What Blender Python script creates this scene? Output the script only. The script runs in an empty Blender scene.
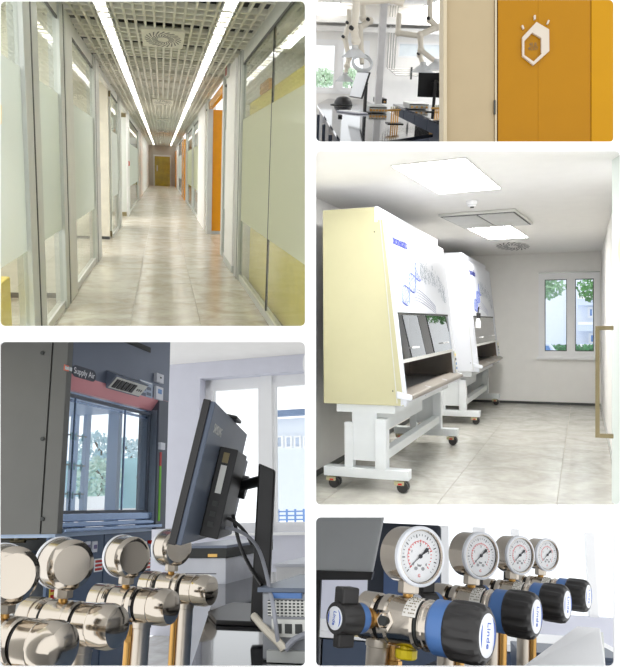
import bpy, bmesh, math, random
from mathutils import Vector, Matrix
random.seed(7)
PI = math.pi
S = bpy.context.scene
COL = S.collection

# ------------------------------------------------------------------ camera, sky, exposure
F, CX, CY = 720.0, 310.5, 333.5                 # focal length and centre in pixels of the 621 x 667 frame
CAM = Vector((0, 0, 2.4))
cd = bpy.data.cameras.new('camera')
cd.sensor_fit = 'HORIZONTAL'; cd.sensor_width = 36.0; cd.lens = 36.0 * F / 621.0
cd.clip_start = 0.05; cd.clip_end = 400
cam = bpy.data.objects.new('camera', cd); COL.objects.link(cam)
cam.location = CAM; cam.rotation_euler = (PI / 2, 0, 0)
S.camera = cam
W = bpy.data.worlds.new('overcast_sky'); S.world = W; W.use_nodes = True
bg = W.node_tree.nodes['Background']
bg.inputs[0].default_value = (0.97, 0.985, 1.0, 1); bg.inputs[1].default_value = 1.45
S.view_settings.view_transform = 'Standard'; S.view_settings.look = 'None'
S.view_settings.exposure = 0.0; S.view_settings.gamma = 1.0; S.view_settings.use_curve_mapping = False
try:
    S.cycles.max_bounces = 10; S.cycles.transparent_max_bounces = 24
    S.cycles.use_denoising = True
    S.cycles.caustics_reflective = False; S.cycles.caustics_refractive = False
    S.cycles.sample_clamp_indirect = 4.0
except Exception:
    pass

# ------------------------------------------------------------------ materials (all node based)
def c(r, g, b):
    f = lambda v: (v / 255 / 12.92) if v / 255 <= 0.04045 else ((v / 255 + 0.055) / 1.055) ** 2.4
    return (f(r), f(g), f(b), 1.0)
def mat(name, col, rough=0.5, metal=0.0, var=0.06, scale=6.0, bump=0.0, spec=0.5, emit=None, es=1.0, coat=0.0, stretch=None):
    m = bpy.data.materials.new(name); m.use_nodes = True
    n, l = m.node_tree.nodes, m.node_tree.links
    b = n['Principled BSDF']
    tc = n.new('ShaderNodeTexCoord'); mp = n.new('ShaderNodeMapping'); nz = n.new('ShaderNodeTexNoise')
    nz.inputs['Scale'].default_value = scale; nz.inputs['Detail'].default_value = 4
    if stretch: mp.inputs['Scale'].default_value = stretch
    l.new(tc.outputs['Object'], mp.inputs[0]); l.new(mp.outputs[0], nz.inputs['Vector'])
    rp = n.new('ShaderNodeValToRGB')
    k0, k1 = 1 - var, 1 + var
    rp.color_ramp.elements[0].position = 0.3; rp.color_ramp.elements[1].position = 0.7
    rp.color_ramp.elements[0].color = (col[0] * k0, col[1] * k0, col[2] * k0, 1)
    rp.color_ramp.elements[1].color = (min(1, col[0] * k1), min(1, col[1] * k1), min(1, col[2] * k1), 1)
    l.new(nz.outputs[0], rp.inputs[0]); l.new(rp.outputs[0], b.inputs['Base Color'])
    b.inputs['Roughness'].default_value = rough; b.inputs['Metallic'].default_value = metal
    b.inputs['Specular IOR Level'].default_value = spec
    b.inputs['Coat Weight'].default_value = coat
    if bump:
        bp = n.new('ShaderNodeBump'); bp.inputs['Strength'].default_value = bump; bp.inputs['Distance'].default_value = 0.01
        l.new(nz.outputs[0], bp.inputs['Height']); l.new(bp.outputs[0], b.inputs['Normal'])
    if emit:
        b.inputs['Emission Color'].default_value = emit; b.inputs['Emission Strength'].default_value = es
    return m
def glass(name, tint=(0.985, 0.995, 1.0, 1), ior=1.45, rough=0.0, gain=1.0):
    m = bpy.data.materials.new(name); m.use_nodes = True
    n, l = m.node_tree.nodes, m.node_tree.links; n.clear()
    o = n.new('ShaderNodeOutputMaterial'); mx = n.new('ShaderNodeMixShader')
    tr = n.new('ShaderNodeBsdfTransparent'); tr.inputs[0].default_value = tint
    gl = n.new('ShaderNodeBsdfGlossy'); gl.inputs['Roughness'].default_value = rough
    fr = n.new('ShaderNodeFresnel'); fr.inputs[0].default_value = ior
    mu = n.new('ShaderNodeMath'); mu.operation = 'MULTIPLY'; mu.use_clamp = True; mu.inputs[1].default_value = gain
    ge = n.new('ShaderNodeNewGeometry'); sb = n.new('ShaderNodeMath'); sb.operation = 'SUBTRACT'; sb.inputs[0].default_value = 1.0
    m2 = n.new('ShaderNodeMath'); m2.operation = 'MULTIPLY'                       # thin pane: mirror only on the side the light meets
    l.new(ge.outputs['Backfacing'], sb.inputs[1]); l.new(fr.outputs[0], mu.inputs[0])
    l.new(mu.outputs[0], m2.inputs[0]); l.new(sb.outputs[0], m2.inputs[1]); l.new(m2.outputs[0], mx.inputs[0])
    l.new(tr.outputs[0], mx.inputs[1]); l.new(gl.outputs[0], mx.inputs[2]); l.new(mx.outputs[0], o.inputs[0])
    return m
def frosted(name, col, thru=0.15, gloss=0.08):
    m = bpy.data.materials.new(name); m.use_nodes = True
    n, l = m.node_tree.nodes, m.node_tree.links; n.clear()
    o = n.new('ShaderNodeOutputMaterial')
    di = n.new('ShaderNodeBsdfDiffuse'); tl = n.new('ShaderNodeBsdfTranslucent'); tr = n.new('ShaderNodeBsdfTransparent')
    gl = n.new('ShaderNodeBsdfGlossy'); gl.inputs['Roughness'].default_value = 0.12
    nz = n.new('ShaderNodeTexNoise'); nz.inputs['Scale'].default_value = 1.5
    rp = n.new('ShaderNodeValToRGB')
    rp.color_ramp.elements[0].color = [v * 0.96 for v in col[:3]] + [1]; rp.color_ramp.elements[1].color = col
    l.new(nz.outputs[0], rp.inputs[0])
    for d in (di, tl): l.new(rp.outputs[0], d.inputs[0])
    a = n.new('ShaderNodeMixShader'); a.inputs[0].default_value = 0.4
    b = n.new('ShaderNodeMixShader'); b.inputs[0].default_value = thru
    d = n.new('ShaderNodeMixShader'); d.inputs[0].default_value = gloss
    l.new(di.outputs[0], a.inputs[1]); l.new(tl.outputs[0], a.inputs[2])
    l.new(a.outputs[0], b.inputs[1]); l.new(tr.outputs[0], b.inputs[2])
    l.new(b.outputs[0], d.inputs[1]); l.new(gl.outputs[0], d.inputs[2]); l.new(d.outputs[0], o.inputs[0])
    return m
def stone(name, base, dark, rough=0.22, spec=0.5):
    m = bpy.data.materials.new(name); m.use_nodes = True
    n, l = m.node_tree.nodes, m.node_tree.links; b = n['Principled BSDF']
    tc = n.new('ShaderNodeTexCoord'); oi = n.new('ShaderNodeObjectInfo'); ad = n.new('ShaderNodeVectorMath')
    sc = n.new('ShaderNodeVectorMath'); sc.operation = 'SCALE'; sc.inputs['Scale'].default_value = 17.0
    cb = n.new('ShaderNodeCombineXYZ')
    for i in range(3): l.new(oi.outputs['Random'], cb.inputs[i])
    l.new(cb.outputs[0], sc.inputs[0]); l.new(tc.outputs['Object'], ad.inputs[0]); l.new(sc.outputs[0], ad.inputs[1])
    n1 = n.new('ShaderNodeTexNoise'); n1.inputs['Scale'].default_value = 2.2; n1.inputs['Detail'].default_value = 7; n1.inputs['Distortion'].default_value = 1.2
    n2 = n.new('ShaderNodeTexNoise'); n2.inputs['Scale'].default_value = 14; n2.inputs['Detail'].default_value = 6
    l.new(ad.outputs[0], n1.inputs['Vector']); l.new(ad.outputs[0], n2.inputs['Vector'])
    r1 = n.new('ShaderNodeValToRGB'); r1.color_ramp.elements[0].position = 0.35; r1.color_ramp.elements[1].position = 0.62
    r1.color_ramp.elements[0].color = dark; r1.color_ramp.elements[1].color = base
    mx = n.new('ShaderNodeMixRGB'); mx.blend_type = 'OVERLAY'; mx.inputs[0].default_value = 0.22
    l.new(n1.outputs[0], r1.inputs[0]); l.new(r1.outputs[0], mx.inputs[1]); l.new(n2.outputs[0], mx.inputs[2])
    l.new(mx.outputs[0], b.inputs['Base Color'])
    b.inputs['Roughness'].default_value = rough; b.inputs['Specular IOR Level'].default_value = spec
    return m

M = {
 'white': mat('white_plaster', c(250, 250, 250), 0.7, var=0.01),
 'wall': mat('warm_white_paint', c(246, 244, 240), 0.8, var=0.015),
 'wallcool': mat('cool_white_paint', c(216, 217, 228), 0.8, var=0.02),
 'wallgrey': mat('greige_paint', c(178, 172, 158), 0.7, var=0.03),
 'alu': mat('satin_aluminium', c(200, 202, 198), 0.4, 0.4, var=0.03),
 'alulight': mat('light_aluminium', c(214, 214, 208), 0.4, 0.3, var=0.03),
 'dark': mat('dark_gasket', c(60, 62, 60), 0.6),
 'black': mat('black_plastic', c(34, 33, 33), 0.38, var=0.1),
 'blackgloss': mat('black_glass_worktop', c(22, 24, 30), 0.06, spec=0.8, var=0.1),
 'grid': mat('cream_grid', c(232, 229, 216), 0.6, var=0.03),
 'plenum': mat('plenum_grey', c(70, 70, 66), 0.9, var=0.15),
 'lamp': mat('lamp_diffuser', c(255, 255, 252), 0.6, var=0.0, emit=(1, 0.985, 0.95, 1), es=17.0),
 'panel': mat('added_glow_panel', c(255, 255, 252), 0.6, var=0.0, emit=(1, 0.99, 0.97, 1), es=10.0),
 'orange': mat('orange_laminate', c(222, 148, 12), 0.25, var=0.04),
 'yellow': mat('yellow_panel', c(244, 218, 84), 0.35, var=0.05),
 'olive': mat('olive_door_glass', c(150, 132, 30), 0.2, var=0.25, scale=3.0),
 'red': mat('red_plastic', c(200, 30, 24), 0.4),
 'brown': mat('bronze_metal', c(128, 116, 84), 0.42, 0.35, var=0.08, stretch=(1, 1, 0.1)),
 'glass': glass('clear_glass'),
 'glassr': glass('partition_glass', (0.96, 0.985, 0.955, 1), 1.5, gain=1.0),
 'frost': frosted('frosted_film', c(240, 243, 238), 0.03),
 'frosty': frosted('frosted_film_over_yellow', c(240, 240, 218), 0.03),
 'frostdoor': frosted('satin_glass', c(236, 242, 238), 0.2),
 'stonewarm': stone('beige_stone_tile', c(204, 198, 184), c(178, 170, 153), 0.22, 0.5),
 'stonecool': stone('grey_stone_tile', c(198, 196, 188), c(178, 176, 167), 0.2, 0.5),
 'grout': mat('grout', c(160, 154, 140), 0.9),
}

# ------------------------------------------------------------------ rooms: measured frames, origin at eye level
class Room:
    def __init__(s, vx, vy, roll=0.0, box=(None, None, None, None)):
        d = Vector(((vx - CX) / F, 1, (CY - vy) / F)).normalized()
        z = (Vector((0, 0, 1)) - d * d.z).normalized(); x = d.cross(z)
        s.R = Matrix((x, d, z)).transposed() @ Matrix.Rotation(math.radians(roll), 3, 'Y')
        s.I = s.R.transposed()
        s.M = Matrix.Translation(CAM) @ s.R.to_4x4()
        s.ex, s.ey, s.ez = (s.I @ Vector(v) for v in ((1, 0, 0), (0, 1, 0), (0, 0, 1)))
        s.box = box
    def ray(s, u, v): return s.I @ Vector(((u - CX) / F, 1, (CY - v) / F))
    def X(s, u, v, x): r = s.ray(u, v); return r * (x / r.x)
    def Y(s, u, v, y): r = s.ray(u, v); return r * (y / r.y)
    def Z(s, u, v, z): r = s.ray(u, v); return r * (z / r.z)
    def planes(s):
        u0, u1, v0, v1 = s.box
        hs = []
        if u1 is not None: hs.append(F * s.ex + (CX - u1) * s.ey)
        if u0 is not None: hs.append(-(F * s.ex + (CX - u0) * s.ey))
        if v1 is not None: hs.append(-F * s.ez + (CY - v1) * s.ey)
        if v0 is not None: hs.append(F * s.ez - (CY - v0) * s.ey)
        return hs
    def clip(s, poly):
        poly = [Vector(p) for p in poly]
        for n in s.planes():
            out = []
            for i in range(len(poly)):
                a, b = poly[i], poly[(i + 1) % len(poly)]
                da, db = n.dot(a), n.dot(b)
                if da <= 0: out.append(a)
                if (da <= 0) != (db <= 0): out.append(a + (b - a) * (da / (da - db)))
            poly = out
            if len(poly) < 3: return []
        return poly

CUR = None                                      # the room being built
# ------------------------------------------------------------------ mesh builder
class MB:
    def __init__(s): s.v = []; s.f = []
    def add(s, vs, fs):
        k = len(s.v); s.v += [Vector(p) for p in vs]; s.f += [tuple(i + k for i in f) for f in fs]; return s
    def hexa(s, p):
        return s.add(p, [(0, 3, 2, 1), (4, 5, 6, 7), (0, 1, 5, 4), (1, 2, 6, 5), (2, 3, 7, 6), (3, 0, 4, 7)])
    def box(s, x0, x1, y0, y1, z0, z1):
        return s.hexa([(x0, y0, z0), (x1, y0, z0), (x1, y1, z0), (x0, y1, z0), (x0, y0, z1), (x1, y0, z1), (x1, y1, z1), (x0, y1, z1)])
    def cbox(s, cx, cy, cz, dx, dy, dz): return s.box(cx - dx / 2, cx + dx / 2, cy - dy / 2, cy + dy / 2, cz - dz / 2, cz + dz / 2)
    def prism(s, poly, vec):
        poly = [Vector(p) for p in poly]; n = len(poly); vec = Vector(vec)
        if n < 3: return s
        return s.add(poly + [p + vec for p in poly], [tuple(range(n)), tuple(range(2 * n - 1, n - 1, -1))] + [(i, i + n, (i + 1) % n + n, (i + 1) % n) for i in range(n)])
    def basis(s, ax):
        ax = Vector(ax).normalized(); a = Vector((0, 0, 1)) if abs(ax.z) < 0.9 else Vector((1, 0, 0))
        x = a.cross(ax).normalized(); return x, ax.cross(x), ax
    def lathe(s, prof, p, ax, n=20, close=True):
        x, y, z = s.basis(ax); p = Vector(p); vs = []; fs = []
        for r, h in prof:
            for i in range(n):
                a = 2 * PI * i / n; vs.append(p + z * h + (x * math.cos(a) + y * math.sin(a)) * max(r, 1e-5))
        for j in range(len(prof) - 1):
            for i in range(n):
                k = (i + 1) % n; fs.append((j * n + i, j * n + k, (j + 1) * n + k, (j + 1) * n + i))
        if close: fs += [tuple(range(n - 1, -1, -1)), tuple(range((len(prof) - 1) * n, len(prof) * n))]
        return s.add(vs, fs)
    def cyl(s, p, q, r, r2=None, n=16):
        p, q = Vector(p), Vector(q); return s.lathe([(r, 0), (r if r2 is None else r2, (q - p).length)], p, q - p, n)
    def ball(s, p, r, n=12, sz=1.0):
        m = n // 2; return s.lathe([(r * math.sin(PI * i / m), -r * sz * math.cos(PI * i / m)) for i in range(m + 1)], p, (0, 0, 1), n, False)
    def tube(s, pts, r, n=8):
        pts = [Vector(p) for p in pts]; vs = []; fs = []; px = None
        for i, p in enumerate(pts):
            t = (pts[min(i + 1, len(pts) - 1)] - pts[max(i - 1, 0)]).normalized()
            if px is None: x, y, _ = s.basis(t)
            else:
                x = (px - t * px.dot(t)); x = x.normalized() if x.length > 1e-6 else s.basis(t)[0]; y = t.cross(x)
            px = x; rr = r[i] if isinstance(r, (list, tuple)) else r
            vs += [p + (x * math.cos(2 * PI * k / n) + y * math.sin(2 * PI * k / n)) * rr for k in range(n)]
        for i in range(len(pts) - 1):
            for k in range(n): fs.append((i * n + k, i * n + (k + 1) % n, (i + 1) * n + (k + 1) % n, (i + 1) * n + k))
        fs += [tuple(range(n - 1, -1, -1)), tuple(range((len(pts) - 1) * n, len(pts) * n))]
        return s.add(vs, fs)
    def cut(s, room):
        """end the walls and floors of one room where the next room begins"""
        hs = [h for h in room.planes() if any(h.dot(p) > 1e-5 for p in s.v)]
        if not hs: return s
        bm = bmesh.new(); vs = [bm.verts.new(p) for p in s.v]
        for f in s.f:
            try: bm.faces.new([vs[i] for i in f])
            except ValueError: pass
        for h in hs:
            g = bm.verts[:] + bm.edges[:] + bm.faces[:]
            r = bmesh.ops.bisect_plane(bm, geom=g, plane_co=(0, 0, 0), plane_no=h, clear_outer=True)
            ed = [e for e in r['geom_cut'] if isinstance(e, bmesh.types.BMEdge)]
            if ed: bmesh.ops.holes_fill(bm, edges=ed)
        bm.verts.index_update()
        s.v = [v.co.copy() for v in bm.verts]; s.f = [tuple(v.index for v in f.verts) for f in bm.faces]; bm.free()
        return s
    def mesh(s, name, m, smooth):
        me = bpy.data.meshes.new(name); me.from_pydata([tuple(v) for v in s.v], [], s.f); me.update()
        bm = bmesh.new(); bm.from_mesh(me); bmesh.ops.recalc_face_normals(bm, faces=bm.faces); bm.to_mesh(me); bm.free()
        me.materials.append(M[m] if isinstance(m, str) else m)
        if smooth:
            for p in me.polygons: p.use_smooth = True
            me.set_sharp_from_angle(angle=math.radians(38))
        return me
    def part(s, name, m, parent, smooth=False, bevel=0, label=None, kind=None):
        off = Vector(parent.get('_o', (0, 0, 0)))
        if '_o' in parent and CUR: s.cut(CUR)
        if not s.v: return None
        if off.length: s.v = [p - off for p in s.v]
        o = bpy.data.objects.new(name, s.mesh(name, m, smooth)); COL.objects.link(o); o.parent = parent
        if '_o' in parent: o['_o'] = tuple(off)
        if bevel: bev(o, bevel)
        if label: o['label'] = label
        if kind: o['kind'] = kind
        return o
    def top(s, room, name, m, label, cat, kind=None, group=None, smooth=False, bevel=0):
        if CUR: s.cut(CUR)
        xs = [[p[i] for p in s.v] for i in range(3)]
        b = Vector(((min(xs[0]) + max(xs[0])) / 2, (min(xs[1]) + max(xs[1])) / 2, min(xs[2])))
        s.v = [p - b for p in s.v]
        o = bpy.data.objects.new(name, s.mesh(name, m, smooth)); COL.objects.link(o)
        o.matrix_world = room.M @ Matrix.Translation(b); tag(o, label, cat, group, kind); o['_o'] = tuple(b)
        if bevel: bev(o, bevel)
        return o
def bev(o, w):
    b = o.modifiers.new('bevel', 'BEVEL'); b.width = w; b.segments = 2; b.limit_method = 'ANGLE'; b.angle_limit = math.radians(40)
def tag(o, label, cat, group=None, kind=None):
    o['label'] = label; o['category'] = cat
    if group: o['group'] = group
    if kind: o['kind'] = kind
def thing(room, name, label, cat, loc=(0, 0, 0), rz=0, group=None, kind=None, absolute=False, rot=None):
    o = bpy.data.objects.new(name, None); COL.objects.link(o); o.empty_display_size = 0.05
    R = rot if rot is not None else Matrix.Rotation(rz, 4, 'Z')
    o.matrix_world = room.M @ Matrix.Translation(Vector(loc)) @ R
    tag(o, label, cat, group, kind)
    if absolute: o['_o'] = tuple(loc)                # parts are then given in room coordinates
    return o
KIDS = {}
def copy_tree(o, parent=None, skip=()):
    n = o.copy(); COL.objects.link(n); n.parent = parent
    for k in [x for x in bpy.data.objects if x.parent == o and x.name.split('.')[0] not in skip]: copy_tree(k, n, skip)
    return n
def text(body, size, m, parent, loc, xdir, ydir, name='lettering', align='CENTER', ext=0.0004, bold=0.0):
    cu = bpy.data.curves.new(name, 'FONT'); cu.body = body; cu.size = size; cu.extrude = ext; cu.offset = bold
    cu.align_x = align; cu.align_y = 'CENTER'; cu.resolution_u = 3
    cu.materials.append(M[m] if isinstance(m, str) else m)
    t = bpy.data.objects.new('tmp', cu); COL.objects.link(t); bpy.context.view_layer.update()
    me = bpy.data.meshes.new_from_object(t.evaluated_get(bpy.context.evaluated_depsgraph_get()))
    bpy.data.objects.remove(t)
    if not me.materials: me.materials.append(M[m] if isinstance(m, str) else m)
    o = bpy.data.objects.new(name, me); COL.objects.link(o); o.parent = parent
    x = Vector(xdir).normalized(); y = Vector(ydir); y = (y - x * y.dot(x)).normalized(); z = x.cross(y)
    off = Vector(parent.get('_o', (0, 0, 0)))
    R = Matrix((x, y, z)).transposed().to_4x4(); R.translation = Vector(loc) - off
    o.matrix_local = R
    return o
def slab(room, poly, vec):
    b = MB(); p = room.clip(poly)
    if len(p) >= 3: b.prism(p, vec)
    return b
def tiles(room, parent, xs, ys, z, gap, m, far=None, th=0.012):
    """stone tiles one by one; beyond `far` they are joined into one part"""
    cache = {}; rest = MB(); off = Vector(parent.get('_o', (0, 0, 0)))
    for i in range(len(xs) - 1):
        for j in range(len(ys) - 1):
            q = [(xs[i] + gap, ys[j] + gap, z), (xs[i + 1] - gap, ys[j] + gap, z), (xs[i + 1] - gap, ys[j + 1] - gap, z), (xs[i] + gap, ys[j + 1] - gap, z)]
            p = room.clip(q)
            if len(p) < 3: continue
            if far and ys[j] > far: rest.prism(p, (0, 0, -th)); continue
            ctr = Vector(((xs[i] + xs[i + 1]) / 2, (ys[j] + ys[j + 1]) / 2, z))
            whole = len(p) == 4 and all((Vector(a) - b).length < 1e-6 for a, b in zip(q, p))
            key = (round(xs[i + 1] - xs[i], 4), round(ys[j + 1] - ys[j], 4))
            if whole and key in cache: me = cache[key]
            else:
                me = MB().prism([a - ctr for a in p], (0, 0, -th)).mesh('tile', m, False)
                if whole: cache[key] = me
            o = bpy.data.objects.new('tile', me); COL.objects.link(o); o.parent = parent; o.location = ctr - off
    if rest.v: rest.part('distant_tiles', m, parent, kind='stuff')
def rng(a, b, st):
    out = [a]
    while out[-1] < b - 1e-6: out.append(out[-1] + st)
    return out

P1 = Room(162, 166, 0, (None, 309, None, 331.5))        # corridor
P2 = Room(287, 62, 1.0, (312, None, None, 146))         # laboratory behind the open door
P2D = Room(310.5, 333.5, 0, (312, None, None, 146))     # door and yellow glass wall in front of it
P3 = Room(583, 321, 0, (312, None, 147.5, 510))         # room with the two safety cabinets
P4 = Room(524, 505, -5.0, (None, 309, 336.5, None))        # fume hood room
P5 = Room(701, 553, 0, (312, None, 512.5, None))        # regulators close up

# ------------------------------------------------------------------ the white border around the five views, added as a thin panel
DW = 1.8
def border_panel():
    cu = bpy.data.curves.new('border_front', 'CURVE'); cu.dimensions = '2D'; cu.fill_mode = 'BOTH'; cu.extrude = 0.004
    def loop(pts):
        sp = cu.splines.new('POLY'); sp.points.add(len(pts) - 1); sp.use_cyclic_u = True
        for p, (u, v) in zip(sp.points, pts): p.co = ((u - CX) / F * DW, (CY - v) / F * DW, 0, 1)
    loop([(-110, -110), (731, -110), (731, 777), (-110, 777)])
    for x0, y0, x1, y1, r in ((0, 0.8, 305, 326, 5), (316, -1, 614, 142, 5), (316, 151, 620.6, 505, 5), (0, 342, 305, 666.4, 5), (316, 517, 614, 666.4, 5)):
        pts = []
        for cx_, cy_, a0 in ((x1 - r, y0 + r, -90), (x1 - r, y1 - r, 0), (x0 + r, y1 - r, 90), (x0 + r, y0 + r, 180)):
            for k in range(7):
                a = math.radians(a0 + 15 * k); pts.append((cx_ + r * math.cos(a), cy_ + r * math.sin(a)))
        loop(pts)
    t = bpy.data.objects.new('tmp', cu); COL.objects.link(t)
    bpy.context.view_layer.update()
    me = bpy.data.meshes.new_from_object(t.evaluated_get(bpy.context.evaluated_depsgraph_get()))
    bpy.data.objects.remove(t)
    me.materials.clear(); me.materials.append(M['white'])
    for p in me.polygons: p.use_smooth = False
    o = bpy.data.objects.new('border_front', me); COL.objects.link(o)
    o.location = CAM + Vector((0, DW, 0)); o.rotation_euler = (PI / 2, 0, 0)
    tag(o, 'white border panel with five round-cornered openings, added before the rooms', 'wall', kind='structure')
border_panel()
def partition(pts, label):
    """an added divider keeping light and view of two rooms apart, behind the border"""
    b = MB(); d0, d1 = DW + .012, 9.0
    P = lambda u, v, d: (CAM.x + (u - CX) / F * d, CAM.y + d, CAM.z + (CY - v) / F * d)
    (ua, va, ub, vb), (du, dv) = pts
    b.hexa([P(ua - du, va - dv, d0), P(ub - du, vb - dv, d0), P(ub + du, vb + dv, d0), P(ua + du, va + dv, d0), P(ua - du, va - dv, d1), P(ub - du, vb - dv, d1), P(ub + du, vb + dv, d1), P(ua + du, va + dv, d1)])
    o = bpy.data.objects.new('wall_partition', b.mesh('wall_partition', 'white', False)); COL.objects.link(o); tag(o, label, 'wall', kind='structure')
partition(((310.5, -60, 310.5, 720), (.8, 0)), 'added white divider between the corridor side and the cabinet room side')
partition(((-60, 334, 309, 334), (0, .8)), 'added white divider between the corridor and the fume hood room')
partition(((312, 146.8, 680, 146.8), (0, .4)), 'added white divider between the laboratory and the cabinet room')
partition(((312, 511.2, 680, 511.2), (0, .5)), 'added white divider between the cabinet room and the regulator row')

# =================================================================== corridor with glass partitions
CUR = P1
XL, XR, ZF, ZC, YE = -0.903, 0.95, -1.35, 1.37, 52.0
def yl(u): return P1.X(u, 166, XL).y
def yr(u): return P1.X(u, 166, XR).y
fl = thing(P1, 'floor', 'polished beige stone tile floor of the glass-walled corridor', 'floor', (0, 10, ZF), kind='structure', absolute=True)
slab(P1, [(-3.3, 3.5, ZF - .004), (1.9, 3.5, ZF - .004), (1.9, YE, ZF - .004), (-3.3, YE, ZF - .004)], (0, 0, -.05)).part('screed', 'grout', fl)
tiles(P1, fl, [-.27 + .605 * k for k in range(-5, 4)], [3.48 + 1.28 * k for k in range(39)], ZF, .003, 'stonewarm', far=17)

def glazed(par, side, y0, y1, film):
    x = XL if side < 0 else XR; s = side
    g = MB().box(x, x + s * .012, y0, y1, ZF + .06, ZC - .13).part('glass_pane', 'glassr', par)
    MB().box(x - s * .0015, x, y0, y1, -.61, .585).part('frosted_film', film, g)
    MB().box(x - s * .01, x + s * .05, y0, y1, ZF, ZF + .07).part('bottom_rail', 'alulight', par)
    MB().box(x - s * .01, x + s * .05, y0, y1, ZC - .14, ZC).part('top_rail', 'alulight', par)
    MB().box(x - s * .012, x + s * .0, y0, y1, ZC - .165, ZC - .14).part('gasket', 'dark', par)
def post(par, side, y0, y1, m='alu', seam=None):
    x = XL if side < 0 else XR
    MB().box(x - side * .03, x + side * .07, y0, y1, ZF, ZC).part('post', m, par, bevel=.004)
    if seam: MB().box(x - side * .033, x + side * .03, seam - .02, seam + .02, ZF, ZC).part('gasket', 'dark', par)

wl = thing(P1, 'wall_left', 'glass partition with frosted band and grey posts along the corridor side with two ajar glass doors', 'wall', (XL, 6, ZF), kind='structure', absolute=True)
glazed(wl, -1, 2.9, yl(24), 'frost')
post(wl, -1, yl(24), yl(38), 'alu', yl(31.2))
glazed(wl, -1, yl(38), yl(60), 'frost')
post(wl, -1, yl(60), yl(64.5), 'alu', yl(63.6)); post(wl, -1, yl(65), yl(72), 'alulight')
glazed(wl, -1, yl(72), yl(93.5), 'frost')
post(wl, -1, yl(93.5), yl(98.3), 'alu', yl(94.5))
MB().box(XL - .05, XL + .01, yl(98.3), yl(111.8), ZC - .1, ZC).part('top_rail', 'alulight', wl)
glazed(wl, -1, yl(111.8), yl(117.6), 'frost')
post(wl, -1, yl(117.6), yl(120.3), 'alu', yl(118.2))
MB().box(XL - .05, XL + .01, yl(120.3), yl(127), ZC - .1, ZC).part('top_rail', 'alulight', wl)
post(wl, -1, yl(127), yl(128.6), 'white')
glazed(wl, -1, yl(128.6), yl(137.8), 'frost')
post(wl, -1, yl(137.8), yl(140.2), 'alu')
MB().box(XL - .1, XL, yl(140.2), YE, ZF, ZC).part('plaster_panel', 'wall', wl)
for u, w in ((111.6, .42), (126.4, .36)):
    y = yl(u); d = thing(P1, 'glass_door', 'satin glass door standing ajar with %s fittings, %s' % (('grey-brown', 'nearer the yellow-stickered pane') if u < 120 else ('golden', 'by the red alarm button')), 'door', (XL - .1, y, ZF), group='glass doors in the corridor', absolute=True)
    MB().box(XL - w, XL - .005, y, y + .02, ZF + .12, ZC - .2).part('leaf', 'frostdoor', d)
    MB().box(XL - .12, XL - .004, y - .01, y + .03, ZF + .1, ZC - .2).part('clear_edge', 'frost', d)
    MB().box(XL - w, XL - .004, y - .02, y + .04, ZC - .2, ZC - .1).part('patch_fitting', 'brown', d)
    MB().box(XL - w, XL - .004, y - .02, y + .04, ZF + .02, ZF + .13).part('patch_fitting', 'brown', d)
# the offices behind the left glass
for y, n in ((7.55, 'first'), (13.7, 'second'), (21, 'third')):
    w = thing(P1, 'wall_office', 'pale cross wall with black skirting inside the %s office behind the glass' % n, 'wall', (-2, y, ZF), kind='structure', absolute=True)
    MB().box(-3.3, XL - .03, y, y + .08, ZF, ZC + .8).part('plaster_panel', mat('office_paint', c(222, 218, 202), .8), w)
    MB().box(-3.3, XL - .03, y - .012, y, ZF + .0, ZF + .05).part('skirting', 'dark', w)
MB().box(-3.3, XL - .05, 3.0, 40, ZC, ZC + .05).top(P1, 'ceiling_office', 'grid', 'cream ceiling over the offices left of the corridor', 'ceiling', 'structure')
def office_fill(x0, x1, y0, y1, where):  # glowing panels added to brighten the offices and the frosted film
    t = thing(P1, 'office_fill_panel', 'glowing ceiling panel added to brighten the %s' % where, 'ceiling light', ((x0 + x1) / 2, (y0 + y1) / 2, ZC - .02), group='added office fill panels', absolute=True)
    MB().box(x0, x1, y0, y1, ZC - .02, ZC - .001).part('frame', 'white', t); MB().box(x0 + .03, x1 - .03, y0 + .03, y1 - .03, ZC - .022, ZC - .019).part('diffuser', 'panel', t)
office_fill(-2.2, -1.4, 4.2, 7.0, 'first office')
office_fill(-2.2, -1.4, 8.6, 12.6, 'second office')
office_fill(-2.2, -1.4, 15, 20, 'third office')
office_fill(1.27, 1.43, 4.6, 8.5, 'room with the yellow beam')  # added strip, shaped to imitate a light line mirrored in the glass
y_ = P1.X(1, 292, XL - .12)
MB().box(XL - .55, XL - .06, 3.2, y_.y, -1.16, -.74).top(P1, 'yellow_cabinet', 'yellow', 'low yellow cabinet behind the glass under the frosted band', 'cabinet', bevel=.01)
b = MB(); p = [P1.X(u, v, XL + .004) for u, v in ((-12, 102), (-1.5, 102), (.6, 103.5), (1.4, 106), (1.4, 123), (.6, 126), (-1.5, 127.5), (-12, 127.5))]
b.prism(p, (-.004, 0, 0)).top(P1, 'door_sticker', mat('yellow_vinyl', c(250, 200, 10), .4), 'round-cornered yellow sticker on the frosted corridor glass', 'sticker')
for u, v, g in ((128.6, 163.5, 'white post by the golden door fitting'), (149.2, 165.5, 'plaster wall near the corridor end')):
    q = P1.X(u, v, XL + .03)
    t = thing(P1, 'fire_alarm_button', 'small red fire alarm button on the %s' % g, 'alarm', q, absolute=True)
    MB().cbox(q.x - .02, q.y, q.z, .09, .25, .12).part('housing', 'red', t, bevel=.01)
    MB().cbox(q.x - .02, q.y - .13, q.z, .05, .02, .06).part('push_plate', 'white', t)

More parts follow.
